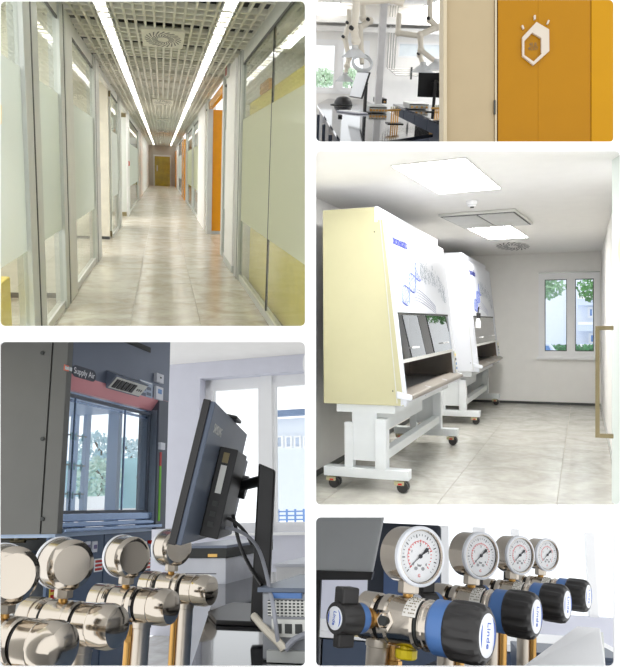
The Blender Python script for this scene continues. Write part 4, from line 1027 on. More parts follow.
rs = face(154, 373, 160.5, 384, 'sensor', 'socket', .025); face(157, 377, 158.2, 379, 'sensor_dot', 'dark', .027, rs)
for v0, v1, m_ in ((452, 466, 'red'), (466, 521, 'green')): q0, q1 = hf(159.8, v0), hf(159.8, v1); yy = hf(159.8, 480).y; MB().box(Hx, Hx + .004, yy - .012, yy + .012, q1.z, q0.z).part('colour_tape', m_, fh)
face(158.4, 442.5, 162.6, 450, 'round_knob', 'socket', .02, fh)
# under the hood: blue doors, sockets, stickers
xd = Hx - .05
def df(u, v): return P4.X(u, v, xd)
for u0, u1 in ((48, 103), (104, 151)):
    dd = MB().box(xd - .02, xd, df(u0, 560).y, df(u1, 560).y, EZ4 + .1, za - .03).part('door', 'doorblue', fh, bevel=.003)
    a, b2 = df(u0 + 6, 532), df(u1 - 3, 560)
    MB().box(xd, xd + .004, a.y, df(u1 - 1.5, 0).y, df(u1, 559.6).z, df(u1, 559).z + .004).part('shadow_gap', 'dark', dd)
for u in (77, 84.5, 91.5, 141):
    a, b2 = df(u, 541.5), df(u + 4.2, 552); so = MB().box(xd, xd + .012, a.y, b2.y, b2.z, a.z).part('socket', 'socket', fh, bevel=.003)
    MB().box(xd + .012, xd + .015, a.y + .01, b2.y - .01, b2.z + .02, a.z - .02).part('socket_insert', mat('lilac', c(120, 110, 150), .5), so)
for u0, v0, u1, v1, m1 in ((94.3, 559, 102, 571, 'red'), (143, 558, 150, 569, 'red'), (49.5, 585, 60, 607, 'yellow')):
    a, b2 = df(u0, v0), df(u1, v1); s_ = MB().box(xd, xd + .003, a.y, b2.y, b2.z, a.z).part('warning_label', 'white' if m1 == 'red' else 'yellow', fh)
    for k in range(3): MB().box(xd + .003, xd + .0045, a.y + .008, b2.y - .008, b2.z + (a.z - b2.z) * (.1 + .3 * k), b2.z + (a.z - b2.z) * (.28 + .3 * k)).part('label_line', 'red', s_)
q = df(148.5, 542); MB().cyl((xd, q.y, q.z), (xd + .03, q.y, q.z), .012, n=10).part('red_button', 'red', fh)
# clutter below the side panel
a = P4.Y(0, 556, y0h + .1); b2 = P4.Y(27, 640, y0h + .1)
lc = thing(P4, 'low_cabinet', 'pale low cabinet with a lipped top beside the fume hood', 'cabinet', (a.x, y0h, EZ4), absolute=True)
MB().box(a.x - .3, b2.x, y0h + .02, y0h + .6, EZ4, a.z - .02).part('body', mat('pale_grey_lacquer', c(176, 178, 178), .5), lc, bevel=.004)
MB().box(a.x - .3, b2.x + .03, y0h, y0h + .62, a.z - .02, a.z).part('top', 'doorblue', lc)
MB().box(b2.x - .05, b2.x - .035, y0h + .012, y0h + .02, EZ4, a.z - .06).part('door_edge', 'alu', lc)
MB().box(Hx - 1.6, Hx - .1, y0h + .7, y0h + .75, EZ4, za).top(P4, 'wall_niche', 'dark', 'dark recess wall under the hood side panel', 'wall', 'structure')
for i, u in enumerate((10, 18, 31)):
    q = P4.Y(u, 538 + 3 * (i % 2), y0h + .3)
    t = thing(P4, 'pipe_valve', 'small bronze pipe valve under the hood side, %s' % ('over the low cabinet edge', 'between two others', 'closest to the corner post')[i], 'valve', q, group='valves under the hood')
    MB().cyl((-.05, 0, 0), (.05, 0, 0), .012).part('pipe', 'brown', t, smooth=True); MB().lathe([(.02, 0), (.024, .01), (.02, .03)], (0, 0, 0), (0, 0, 1), 10).part('bonnet', 'brown', t, smooth=True)
# clamps and tap inside the hood
q = P4.X(72, 470, Hx - .35)
t = thing(P4, 'clamp_stand', 'thin clamp stand with three arms inside the fume hood', 'stand', (q.x, q.y, za), absolute=True)
MB().cyl((q.x, q.y, za), (q.x, q.y, zd - .1), .006, n=8).part('rod', 'alu', t, smooth=True)
MB().box(q.x - .08, q.x + .08, q.y - .06, q.y + .06, za, za + .015).part('base', 'dark', t)
for v in (435, 465, 494):
    z = P4.X(72, v, Hx - .35).z
    ar = MB().cyl((q.x, q.y - .06, z), (q.x, q.y + .14, z), .005, n=8).part('clamp_arm', 'alu', t)
    for yy in (-.03, .02, .1): MB().cyl((q.x, q.y + yy, z - .03), (q.x, q.y + yy, z + .015), .008, n=8).part('clamp_screw', 'teal', ar)
q = P4.X(141, 478, Hx - .3)
t = thing(P4, 'gas_tap', 'small blue-topped gas tap inside the fume hood', 'tap', (q.x, q.y, q.z))
MB().cyl((0, 0, 0), (0, -.07, 0), .007).part('spout', 'alu', t, smooth=True); MB().lathe([(.02, 0), (.026, .008), (.026, .02)], (0, 0, 0), (0, 1, 0), 14).part('tap_head', 'capblue', t, smooth=True)
# window wall and ceiling
YW = 7.6
zc4 = (P4.Y(169, 368, YW).z + P4.Y(300, 351, YW).z) / 2
def wq(u, v): return P4.Y(u, v, YW)
ox0, oz1, oz0 = wq(206, 0).x, (wq(206, 380).z + wq(300, 369).z) / 2, (wq(215, 530).z + wq(300, 535).z) / 2
ox1 = wq(345, 500).x
w = thing(P4, 'wall_back', 'lavender-white wall around the tall window behind the monitor', 'wall', (0, YW, EZ4), kind='structure', absolute=True)
hx0, hx1, hz1, hz0 = wq(40, 450).x, wq(150, 450).x, wq(110, 388).z, wq(110, 514).z
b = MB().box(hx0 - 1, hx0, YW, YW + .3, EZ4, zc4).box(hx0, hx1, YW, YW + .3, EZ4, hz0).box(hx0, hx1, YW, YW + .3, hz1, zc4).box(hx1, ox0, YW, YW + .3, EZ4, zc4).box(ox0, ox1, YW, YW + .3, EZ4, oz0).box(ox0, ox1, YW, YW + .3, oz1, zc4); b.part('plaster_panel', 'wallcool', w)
MB().box(ox0 - .02, ox1, YW - .06, YW, oz0 - .03, oz0).part('sill', 'frame', w)
wn = thing(P4, 'window_1', 'tall white two-part window behind the black monitor', 'window', (ox0, YW, oz0), kind='structure', absolute=True)
MB().box(ox0, ox0 + .07, YW + .16, YW + .24, oz0, oz1).part('frame', 'frame', wn); MB().box(ox0, ox1, YW + .16, YW + .24, oz1 - .09, oz1).part('frame', 'frame', wn); MB().box(ox0, ox1, YW + .16, YW + .24, oz0, oz0 + .06).part('frame', 'frame', wn)
xm0, xm1 = P4.Y(263, 450, YW + .2).x, P4.Y(274, 450, YW + .2).x
MB().box(xm0, xm1, YW + .13, YW + .26, oz0, oz1).part('mullion', 'frame', wn)
for x0, x1 in ((ox0 + .07, xm0), (xm1, ox1)):
    s_ = ring(x0, x1, oz0 + .06, oz1 - .09, YW + .15, YW + .22, .04).part('sash', 'frame', wn); MB().box(x0 + .04, x1 - .04, YW + .18, YW + .19, oz0 + .1, oz1 - .13).part('pane', 'glass', s_)
w2 = thing(P4, 'window_2', 'wide window behind the fume hood, seen through its glass', 'window', (hx0, YW, hz0), kind='structure', absolute=True)
ring(hx0, hx1, hz0, hz1, YW + .1, YW + .2, .06).part('frame', 'frame', w2); MB().box(hx0 + .06, hx1 - .06, YW + .14, YW + .15, hz0 + .06, hz1 - .06).part('pane', 'glass', w2)
yg = 14.0
def gq(u, v, y=yg): return P4.Y(u, v, y)
MB().box(gq(20, 0).x, gq(165, 0).x, yg, yg + .2, gq(100, 540).z, gq(110, 459).z).top(P4, 'garden_wall', 'teal', 'pale teal garden wall seen through the fume hood glass', 'garden wall')
MB().box(gq(20, 0).x, gq(165, 0).x, yg - 1.6, yg - 1.4, gq(100, 540, yg - 1.5).z, gq(110, 496, yg - 1.5).z).top(P4, 'planter_wall', 'white', 'low white planter wall before the teal garden wall', 'planter')
MB().box(gq(10, 0).x, gq(165, 0).x, YW + .5, 18, gq(100, 540).z - .1, gq(100, 540).z).top(P4, 'ground', 'facade2', 'paved garden ground behind the fume hood window', 'ground', 'structure')
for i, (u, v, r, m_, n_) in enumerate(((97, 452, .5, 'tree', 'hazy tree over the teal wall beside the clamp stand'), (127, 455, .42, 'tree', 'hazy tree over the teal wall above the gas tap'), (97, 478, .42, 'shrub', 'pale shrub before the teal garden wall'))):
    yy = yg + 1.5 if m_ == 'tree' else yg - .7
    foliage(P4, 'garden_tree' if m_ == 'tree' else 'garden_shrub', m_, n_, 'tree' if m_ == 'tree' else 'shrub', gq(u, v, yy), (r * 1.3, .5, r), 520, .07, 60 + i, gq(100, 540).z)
slab(P4, [(-4.5, 2.2, zc4), (3, 2.2, zc4), (3, YW + .1, zc4), (-4.5, YW + .1, zc4)], (0, 0, .05)).top(P4, 'ceiling', 'wall', 'white ceiling over the fume hood and window', 'ceiling', 'structure')
bk = [P4.Z(u, v, zc4 - .02) for u, v in ((176, 345), (183, 353), (215, 348), (208, 341))]
MB().box(-2.6, -1.6, YW - 2.6, YW - 1.2, zc4 - .1, zc4 - .001).top(P4, 'ceiling_bulkhead', 'wall', 'shallow white bulkhead dropped from the ceiling by the fume hood', 'bulkhead')
slab(P4, [(-4, 1.9, EZ4), (3, 1.9, EZ4), (3, YW, EZ4), (-4, YW, EZ4)], (0, 0, -.05)).top(P4, 'floor', 'stonecool', 'grey floor of the fume hood room', 'floor', 'structure')
yo = 22.0
bd = thing(P4, 'office_building', 'pale building with a blue-grey window strip seen through the tall window', 'building', P4.Y(290, 530, yo), absolute=True)
a, b2 = P4.Y(262, 420, yo), P4.Y(330, 520, yo)
MB().box(a.x, b2.x, yo, yo + 2, b2.z, a.z).part('facade', 'facade', bd)
MB().box(a.x, b2.x, yo - .3, yo, P4.Y(0, 433, yo).z, P4.Y(0, 428, yo).z).part('canopy', mat('blue_grey_canopy', c(120, 140, 170), .6), bd)
for u in (276, 285, 294, 303):
    p, q = P4.Y(u, 436, yo - .05), P4.Y(u + 7, 448, yo - .05); wi = ring(p.x, q.x, q.z, p.z, yo - .08, yo, .05).part('window', 'white', bd); MB().box(p.x + .05, q.x - .05, yo - .04, yo - .01, q.z + .05, p.z - .05).part('pane', mat('pale_glass', c(196, 208, 226), .2), wi)
p, q = P4.Y(262, 512, 16), P4.Y(330, 519, 16)
fe = thing(P4, 'blue_fence', 'blue rail fence outside the tall window', 'fence', (p.x, 16, q.z), absolute=True)
for z in (p.z, (p.z + q.z) / 2, q.z): MB().box(p.x, q.x, 16, 16.05, z - .015, z + .015).part('rail', mat('fence_blue', c(120, 160, 220), .5), fe)
for k in range(9): xx = p.x + (q.x - p.x) * k / 8; MB().box(xx - .02, xx + .02, 15.97, 16, q.z - .4, p.z + .05).part('fence_post', mat('fence_blue', c(120, 160, 220), .5), fe)

# white extraction hood hanging into view at the right
q = P4.ray(316, 366) * 3.6
t = thing(P4, 'extraction_hood', 'round white extraction hood hanging by the window', 'extraction hood', q, absolute=True)
MB().lathe([(.1, .0), (.1, .03), (.085, .035), (.075, .05), (.02, .11), (.02, .4)], q, (0.5, .75, .2), 32).part('bell', 'white', t, smooth=True)

# worktop, monitor, computer, instrument
ZB4 = -.41
wt = thing(P4, 'lab_bench', 'glossy black worktop under the monitor, mirroring the window', 'bench', (0, 3.2, EZ4), absolute=True)
a = P4.Z(196, 640, ZB4)
slab(P4, [P4.Z(188, 676, ZB4), P4.Z(320, 676, ZB4), P4.Z(320, 572, ZB4), P4.Z(222, 572, ZB4)], (0, 0, -.03)).part('worktop', 'blackgloss', wt)
p = [P4.Z(200, 674, ZB4), P4.Z(318, 674, ZB4), P4.Z(318, 580, ZB4), P4.Z(228, 580, ZB4)]
MB().prism([Vector((v.x, v.y, ZB4 - .03)) for v in p], (0, 0, EZ4 - ZB4 + .03)).part('cabinet_body', 'doorblue', wt)
M4 = Room(316, 505, 0, (None, 309, 336.5, None)); CUR = None
A_, B_ = M4.Y(212, 401, 2.15), M4.Y(177, 545, 2.15)
mo = thing(M4, 'monitor', 'black monitor seen from behind, tilted on a height-adjustable column stand', 'monitor', M4.Z(262, 625, ZB4), absolute=True)
ln = (A_ - B_); nrm = Vector((ln.z, 0, -ln.x)).normalized()          # out of the back, to the right
YW4 = 1.02
def mp(h, y, o): return B_ + ln * h + Vector((0, y, 0)) + nrm * o
def mbox(h0, h1, y0, y1, o0, o1): return MB().hexa([mp(h0, y0, o0), mp(h0, y1, o0), mp(h0, y1, o1), mp(h0, y0, o1), mp(h1, y0, o0), mp(h1, y1, o0), mp(h1, y1, o1), mp(h1, y0, o1)])
M['monshell'] = mat('slate_monitor_shell', c(78, 88, 104), .38, var=.04)
sh = mbox(0, 1, 0, YW4, -.004, .012).part('shell', 'monshell', mo, bevel=.004)
mbox(-.005, 1.005, -.004, YW4 + .004, -.026, -.004).part('bezel', 'black', mo, bevel=.003)
mbox(.02, .98, .02, YW4 - .02, -.028, -.026).part('screen', 'blackgloss', mo)
mbox(1.0, 1.03, .42, .58, -.02, .03).part('webcam', 'black', mo, bevel=.005)
dk = mbox(.04, .74, .3, .62, .012, .075).part('docking_box', 'black', mo, bevel=.004)
mbox(.38, .6, .296, .3, .03, .05).part('silver_plate', 'alulight', dk); mbox(.62, .7, .296, .3, .03, .05).part('gold_plate', 'brown', dk)
for k in range(3): mbox(.12 + .08 * k, .16 + .08 * k, .296, .3, .03, .05).part('port', 'dark', dk)
mbox(.02, .72, .62, .84, .012, .06).part('rear_cover', 'monshell', mo, bevel=.004)
text('SAMSUNG', .04, 'alulight', sh, mp(.83, .17, .0128), (0, 1, 0), ln)
cl = [M4.Y(u, v, 2.62) for u, v in ((258.5, 463), (275, 470), (268, 622), (250, 622))]
MB().prism(cl, (0, .06, 0)).part('stand_column', 'black', mo, bevel=.006)
jc = mp(.47, .72, .06); cm = M4.Y(264, 480, 2.66)
MB().cyl(jc - nrm * .01, jc + nrm * .03, .045, n=20).part('tilt_joint', 'black', mo, smooth=True); MB().tube([jc, cm], .02, 10).part('arm', 'black', mo, smooth=True)
cv = M4.M.inverted() @ P4.M                       # the base plate lies flat on the worktop
bp = [cv @ P4.Z(u, v, ZB4 + .018) for u, v in ((208, 611), (216, 620), (276, 622), (268, 604), (232, 602))]
MB().prism(bp, cv.to_3x3() @ Vector((0, 0, -.0175))).part('base_plate', 'black', mo, bevel=.003)
CUR = P4
# computer on the bench
a, b2 = P4.ray(263, 590) * 2.06, P4.ray(330, 652) * 2.06
pc = thing(P4, 'desktop_computer', 'grey desktop computer lying flat with a perforated rear grille', 'computer', (a.x, a.y, ZB4), absolute=True)
yf = a.y; x0, x1, z1, z0 = P4.Y(262, 600, yf).x, P4.Y(335, 600, yf).x, P4.Y(285, 592, yf).z, ZB4 + .002
MB().box(x0, x1, yf, yf + .4, z0, z1).part('case', mat('computer_grey', c(150, 152, 156), .4, .3), pc, bevel=.006)
MB().box(x0 - .01, x1, yf - .01, yf + .41, z1, z1 + .012).part('lid', mat('lid_slate', c(90, 100, 116), .3), pc)
zg0, zg1 = P4.Y(285, 616, yf).z, P4.Y(285, 600, yf).z
gr = MB().box(x0 + .02, x1, yf - .006, yf, zg0, zg1).part('rear_grille', 'dark', pc)
for k in range(18): xx = x0 + .03 + .012 * k; MB().box(xx, xx + .004, yf - .009, yf - .006, zg0, zg1).part('grille_bar', 'alulight', gr)
for k in range(5): zz = zg0 + (zg1 - zg0) * (k + .3) / 5; MB().box(x0 + .02, x1, yf - .009, yf - .006, zz, zz + .003).part('grille_bar', 'alulight', gr)
io = MB().box(x0 + .03, x1, yf - .005, yf, zg0 - .055, zg0 - .008).part('io_plate', 'alulight', pc)
for k in range(6): MB().box(x0 + .04 + .03 * k, x0 + .06 + .03 * k, yf - .008, yf - .005, zg0 - .045, zg0 - .02).part('port', 'dark', io)
MB().box(x0 + .03, x0 + .12, yf - .007, yf, zg1 + .005, zg1 + .02).part('blue_port_block', 'blue', pc)
MB().box(x0 + .02, x1, yf - .02, yf, z0 - .0, z0 + .03).part('lower_rail', 'alu', pc)
# box behind it and the instrument by the hood
a, b2 = P4.ray(276, 567) * 3.1, P4.ray(330, 600) * 3.1
t = thing(P4, 'storage_box', 'bright white plastic box behind the desktop computer', 'box', (a.x, a.y, b2.z), absolute=True)
MB().box(a.x, a.x + .5, a.y, a.y + .5, b2.z, a.z).part('body', 'white', t, bevel=.006); MB().box(a.x - .008, a.x + .51, a.y - .008, a.y + .51, a.z, a.z + .012).part('lid', 'socket', t)
a, b2 = P4.ray(178, 556) * 4.3, P4.ray(226, 600) * 4.3; yi = a.y
X0, X1, Z1, Zm, Z0 = P4.Y(176, 550, yi).x, P4.Y(226, 550, yi).x, P4.Y(226, 548, yi).z, P4.Y(226, 558, yi).z, EZ4
t = thing(P4, 'benchtop_instrument', 'white instrument cabinet with a black band and glowing display beside the monitor', 'instrument', (X0, yi, EZ4), absolute=True)
MB().box(X0, X1, yi, yi + .8, Z0, Zm).part('body', 'socket', t, bevel=.005); MB().box(X0 - .01, X1 + .01, yi - .01, yi + .82, Zm, Z1).part('top_band', 'dark', t, bevel=.004)
MB().box(X0 - .01, X1 + .01, yi - .01, yi + .82, Z1, Z1 + .015).part('top_cover', 'hoodgrey', t)
p = P4.Y(208, 554, yi - .012); q = P4.Y(217, 557, yi - .012); MB().box(p.x, q.x, yi - .014, yi - .01, q.z, p.z).part('display', mat('amber_display', c(150, 120, 60), .4, emit=(1, .6, .15, 1), es=.5), t)
MB().box(X0 + .03, X1 - .06, yi - .004, yi, Zm - .09, Zm - .086).part('door_seam', 'dark', t)
# cables
M['cable'] = mat('grey_cable', c(150, 152, 160), .5); M['cablecream'] = mat('cream_cable', c(206, 198, 182), .5)
def cable(pts, r, m, label):
    e = [P4.ray(u, v) * d for u, v, d in pts]; out = []
    for i in range(len(e) - 1):
        p0, p1, p2, p3 = e[max(i - 1, 0)], e[i], e[i + 1], e[min(i + 2, len(e) - 1)]
        for k in range(6):
            s_ = k / 6; out.append(.5 * ((2 * p1) + (p2 - p0) * s_ + (2 * p0 - 5 * p1 + 4 * p2 - p3) * s_ ** 2 + (3 * p1 - p0 - 3 * p2 + p3) * s_ ** 3))
    out.append(e[-1]); b = MB().tube(out, r, 8); t = b.top(P4, 'cable', m, label, 'cable', smooth=True)
cable(((215, 527, 2.5), (236, 530, 2.5), (252, 540, 2.45), (262, 558, 2.3), (272, 600, 2.02), (278, 642, 1.98)), .006, 'cable', 'long grey cable falling from the monitor to the desktop computer')
cable(((214, 514, 2.5), (232, 520, 2.52), (245, 532, 2.52), (252, 545, 2.5)), .006, 'black', 'short black cable curling from the docking box')
cable(((233, 515, 2.55), (240, 545, 2.55), (252, 570, 2.5), (262, 585, 2.45)), .007, 'black', 'black cable hanging between docking box and column stand')
cable(((254, 616, 2.1), (266, 630, 2.02), (280, 644, 1.98), (284, 650, 1.97)), .011, 'cablecream', 'thick cream cable lying before the desktop computer')
cable(((285, 650, 1.97), (294, 640, 1.98), (307, 634, 1.99)), .009, 'cable', 'pale cable running along the computer lower edge')

# foreground: the backs of another row of regulators
R4 = Room(385, 505, 0); CUR = None
LB4 = ['chrome gas regulator cut by the opening edge, nearest the low cabinet', 'chrome gas regulator seen from behind, before the yellow warning label', 'chrome gas regulator seen from behind, before the blue hood doors', 'chrome gas regulator seen from behind, next to the monitor column']
SK = ('adjusting_knob', 'collar', 'valve_neck', 'valve_collar', 'valve_handle', 'yellow_cap', 'label_sticker')
for k, (u, v, d) in enumerate(((4, 573, 2.03), (62, 563, 2.32), (124, 556, 2.85), (169, 547, 3.3))):
    r = copy_tree(reg, None, SK); p = R4.ray(u, v) * d
    r.matrix_world = R4.M @ Matrix.Translation(p) @ Matrix.Rotation(math.radians(-196), 4, 'Z'); r['label'] = LB4[k]; r['group'] = 'regulators before the fume hood'
    MB().lathe([(.066, 0), (.068, .006), (.068, .05), (.06, .075), (.03, .09)], (xl5(357) + .002, 0, BZ), (-1, 0, 0), 28).part('end_cap', 'chrome', r, smooth=True)
    MB().lathe([(.062, 0), (.068, .004), (.068, .05), (.058, .06)], (xl5(433), 0, BZ), (1, 0, 0), 28).part('end_cap', 'chrome', r, smooth=True)

# =================================================================== laboratory behind the open door
CUR = P2
M['arm'] = mat('cream_arm', c(240, 232, 216), .4, var=.02); M['bell'] = frosted('milky_hood', c(240, 243, 246), .35, .1)
M['labfront'] = mat('dark_blue_front', c(52, 60, 76), .4, var=.05); M['pipe'] = mat('grey_pipe', c(190, 188, 184), .35, .5)
M['golden'] = mat('gold_panel', c(172, 118, 0), .2, var=.02, spec=.22); M['golden2'] = mat('gold_panel_bright', c(190, 136, 0), .2, var=.02, spec=.22)
M['beige'] = mat('beige_door', c(178, 159, 124), .45, var=.02); M['beigelight'] = mat('beige_jamb', c(200, 186, 156), .45, var=.02)
M['signwhite'] = mat('sign_cream', c(206, 194, 178), .5, var=.01)
ZB2, ZC2, YB2 = -.7, 1.12, 16.0
def b2(u, v, y=YB2): return P2.Y(u, v, y)
# back wall with windows
wx0, wx1 = b2(300, 60).x, b2(369, 60).x; wz1, wz0 = b2(345, 40).z, b2(345, 94).z
rx0, rx1, rz1, rz0 = b2(398, 50).x, b2(450, 50).x, b2(420, 43).z, b2(420, 58).z
xe = b2(470, 60).x
w = thing(P2, 'wall_back', 'white back wall of the laboratory around a window and a window strip', 'wall', (wx1, YB2, -1.6), kind='structure', absolute=True)
b = MB()
for x0, x1, z0, z1 in ((wx0 - .5, wx0, -1.6, ZC2), (wx0, wx1, -1.6, wz0), (wx0, wx1, wz1, ZC2), (wx1, rx0, -1.6, ZC2), (rx0, rx1, -1.6, rz0), (rx0, rx1, rz1, ZC2), (rx1, xe, -1.6, ZC2)): b.box(x0, x1, YB2, YB2 + .2, z0, z1)
b.part('plaster_panel', 'wall', w)
for v0, v1, d in ((17, 24, .5), (27, 32, .3)):
    MB().box(wx0 - .3, xe, YB2 - d, YB2, b2(350, v1).z, b2(350, v0).z).part('soffit', 'wall', w)
wn = thing(P2, 'window_1', 'white two-sash laboratory window with trees outside', 'window', (wx0, YB2, wz0), kind='structure', absolute=True)
ring(wx0, wx1, wz0, wz1, YB2 - .01, YB2 + .08, .06).part('frame', 'frame', wn)
xm = b2(339, 60).x
for x0, x1 in ((wx0 + .06, xm - .04), (xm + .04, wx1 - .06)):
    s_ = ring(x0, x1, wz0 + .06, wz1 - .06, YB2, YB2 + .06, .06).part('sash', 'frame', wn); MB().box(x0 + .06, x1 - .06, YB2 + .02, YB2 + .03, wz0 + .12, wz1 - .12).part('pane', 'glass', s_)
MB().box(xm - .04, xm + .04, YB2 - .02, YB2 + .08, wz0 + .06, wz1 - .06).part('mullion', 'frame', wn)
wn = thing(P2, 'window_2', 'long low window strip high on the laboratory back wall', 'window', (rx0, YB2, rz0), kind='structure', absolute=True)
ring(rx0, rx1, rz0, rz1, YB2 - .01, YB2 + .06, .03).part('frame', 'frame', wn); MB().box(rx0 + .03, rx1 - .03, YB2 + .02, YB2 + .03, rz0 + .03, rz1 - .03).part('pane', mat('misty_glass', c(226, 234, 238), .3, var=.05), wn)
for i, (u, v) in enumerate(((322, 78), (350, 78))):
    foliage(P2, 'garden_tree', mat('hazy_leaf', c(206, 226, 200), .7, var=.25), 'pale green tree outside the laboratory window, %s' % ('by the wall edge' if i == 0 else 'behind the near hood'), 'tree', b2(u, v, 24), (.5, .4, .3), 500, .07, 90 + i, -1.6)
MB().box(wx0 - 2, xe, YB2 + .5, 34, -1.7, -1.6).top(P2, 'ground', 'facade2', 'pale paved ground outside the laboratory window', 'ground', 'structure')
sl_ = [(wx0 - 1, 5.2, ZC2), (xe + .5, 5.2, ZC2), (xe + .5, YB2 + .2, ZC2), (wx0 - 1, YB2 + .2, ZC2)]
ce = thing(P2, 'ceiling', 'white tiled laboratory ceiling', 'ceiling', (1, 9, ZC2), kind='structure', absolute=True)
xs_ = rng(wx0 - 1, xe + .5, .8); ysr = rng(5.2, YB2 + .2, 1.35)
for i in range(len(xs_) - 1):
    for j in range(len(ysr) - 1):
        p = P2.clip([(xs_[i] + .006, ysr[j] + .008, ZC2), (xs_[i + 1] - .006, ysr[j] + .008, ZC2), (xs_[i + 1] - .006, ysr[j + 1] - .008, ZC2), (xs_[i] + .006, ysr[j + 1] - .008, ZC2)])
        if len(p) > 2: MB().prism(p, (0, 0, .02)).part('ceiling_tile', 'wall', ce)
slab(P2, [(a, b_, ZC2 + .03) for a, b_, _ in sl_], (0, 0, .02)).part('carrier', 'alu', ce)
for pts, n in ((((366, 11), (386, 9.5), (388, 15.5), (358, 17)), 'over the round column'), (((432, 2), (446, 0), (446, 8), (436, 10)), 'over the far bench'), (((320, 3), (338, 2), (336, 8), (316, 9)), 'nearest the window, added to brighten the room'), (((398, 12), (412, 11), (416, 16), (400, 17)), 'over the wall pipes, added to brighten the room')):  # last two panels are added to brighten the laboratory
    q = [P2.Z(u, v, ZC2) for u, v in pts]; x0, x1 = min(p.x for p in q), max(p.x for p in q); y0, y1 = min(p.y for p in q), max(p.y for p in q)
    t = thing(P2, 'ceiling_light', 'square light panel in the laboratory ceiling %s' % n, 'ceiling light', (x0, y0, ZC2 - .02), absolute=True)
    MB().box(x0, x1, y0, y1, ZC2 - .015, ZC2 - .001).part('trim', 'white', t); MB().box(x0 + .03, x1 - .03, y0 + .03, y1 - .03, ZC2 - .02, ZC2 - .015).part('diffuser', 'lamp', t)
# column, pipes
q = b2(381, 60, 13.2)
t = thing(P2, 'column', 'square grey column between window and pipes', 'column', (q.x, q.y, -1.6), absolute=True)
MB().box(q.x - .06, q.x + .06, q.y, q.y + .15, -1.5, ZC2).part('shaft', mat('column_grey', c(228, 226, 226), .6), t, bevel=.01)
for i, u in enumerate((389, 391.5, 394, 396.5)):
    p = b2(u, 37, YB2 - .25); z0 = b2(u, 69 + 2 * i, YB2 - .25).z; x1 = b2(441, 60, YB2 - .25).x
    MB().tube([(p.x, p.y, ZC2), (p.x, p.y, z0 + .05), (p.x + .015, p.y, z0 + .015), (p.x + .05, p.y, z0), (x1, p.y, z0)], .016, 8).top(P2, 'pipe', 'pipe', 'grey service pipe turning along the back wall, %s of four from the column' % ('first', 'second', 'third', 'fourth')[i], 'pipe', group='wall service pipes', smooth=True)
for u in (412, 424):
    p, q = b2(u, 67, YB2 - .3), b2(u, 79.5, YB2 - .3); MB().box(p.x - .012, p.x + .012, YB2 - .31, YB2 - .22, q.z, p.z).top(P2, 'pipe_bracket', 'dark', 'dark bracket holding the service pipes, %s' % ('nearer the column' if u < 420 else 'nearer the far monitor'), 'bracket', group='pipe brackets')
# benches
def bz(u, v): return P2.Z(u, v, ZB2)
isl = thing(P2, 'lab_bench', 'glossy black island bench in the laboratory carrying monitor and brass taps', 'bench', (bz(390, 120).x, bz(390, 120).y, -1.6), absolute=True)
c0, c1, c2, c3_ = bz(433, 134), bz(366, 145), bz(343, 144), bz(317, 104.5)
far = bz(360, 97.5); fl_ = bz(330, 97.5)
P_ = [c0, bz(352, 146), c2, c3_, fl_, far]
MB().prism([Vector((p.x, p.y, ZB2)) for p in P_], (0, 0, -.035)).part('worktop', 'blackgloss', isl)
P_ = [bz(430, 134.5), bz(352, 146), bz(344, 145), bz(319, 106), bz(331, 98.5), bz(360, 98.5)]
MB().prism([Vector((p.x, p.y, ZB2 - .035)) for p in P_], (0, 0, -.85)).part('cabinet_body', 'labfront', isl)
for u, v in ((321, 112), (327, 121), (334, 131)):
    p = bz(u, v); MB().box(p.x - .06, p.x - .02, p.y - .04, p.y + .04, -1.6, ZB2 - .04).part('leg', 'labfront', isl)
sb = thing(P2, 'lab_bench', 'black wall bench with dark blue cabinet fronts behind the island', 'bench', (2, 10, -1.6), absolute=True)
x0 = (bz(385, 102.5).x + bz(441, 120).x) / 2
MB().box(x0, x0 + 1.1, 7.6, 14.6, ZB2 - .035, ZB2).part('worktop', 'blackgloss', sb)
for k in range(6): MB().box(x0 + .03, x0 + 1.0, 7.65 + 1.15 * k, 7.65 + 1.15 * k + 1.13, -1.6, ZB2 - .035).part('cabinet_front', 'labfront', sb, bevel=.01)
# things on the benches
def stand_on(u, v): p = bz(u, v); return p
def monitor2(u, v, s, label, white):
    p = stand_on(u, v); t = thing(P2, 'monitor', label, 'monitor', p, rz=math.radians(-76))
    MB().box(-.14 * s, .14 * s, -.1 * s, .1 * s, 0, .015).part('base', 'black', t, bevel=.004)
    MB().box(-.03 * s, .03 * s, -.02, .02, .015, .62 * s).part('stand_column', 'black', t)
    R_ = Matrix.Rotation(math.radians(-16), 3, 'X'); ctr = Vector((0, -.13 * s, .52 * s))
    def hx(x0, x1, y0, y1, z0, z1): return MB().hexa([ctr + R_ @ Vector(p) for p in ((x0, y0, z0), (x1, y0, z0), (x1, y1, z0), (x0, y1, z0), (x0, y0, z1), (x1, y0, z1), (x1, y1, z1), (x0, y1, z1))])
    hx(-.36 * s, .36 * s, -.012, .012, -.25 * s, .25 * s).part('housing', 'black', t, bevel=.004)
    hx(-.34 * s, .34 * s, -.016, -.012, -.23 * s, .23 * s).part('screen', 'cap' if white else 'blackgloss', t)
    hx(-.08 * s, .08 * s, .012, .1, -.08 * s, .08 * s).part('rear_mount', 'black', t)
    return t
monitor2(364.5, 113, .78, 'monitor with a pale screen on a black stand on the island bench', True)
m2 = monitor2(433, 112, .8, 'black monitor turned away on the far wall bench', False)
m2.matrix_world = P2.M @ Matrix.Translation(bz(433, 112)) @ Matrix.Rotation(math.radians(165), 4, 'Z')
p = bz(343, 105); t = thing(P2, 'black_cap', 'black rounded cap lying on the island bench beside the monitor', 'cap', p)
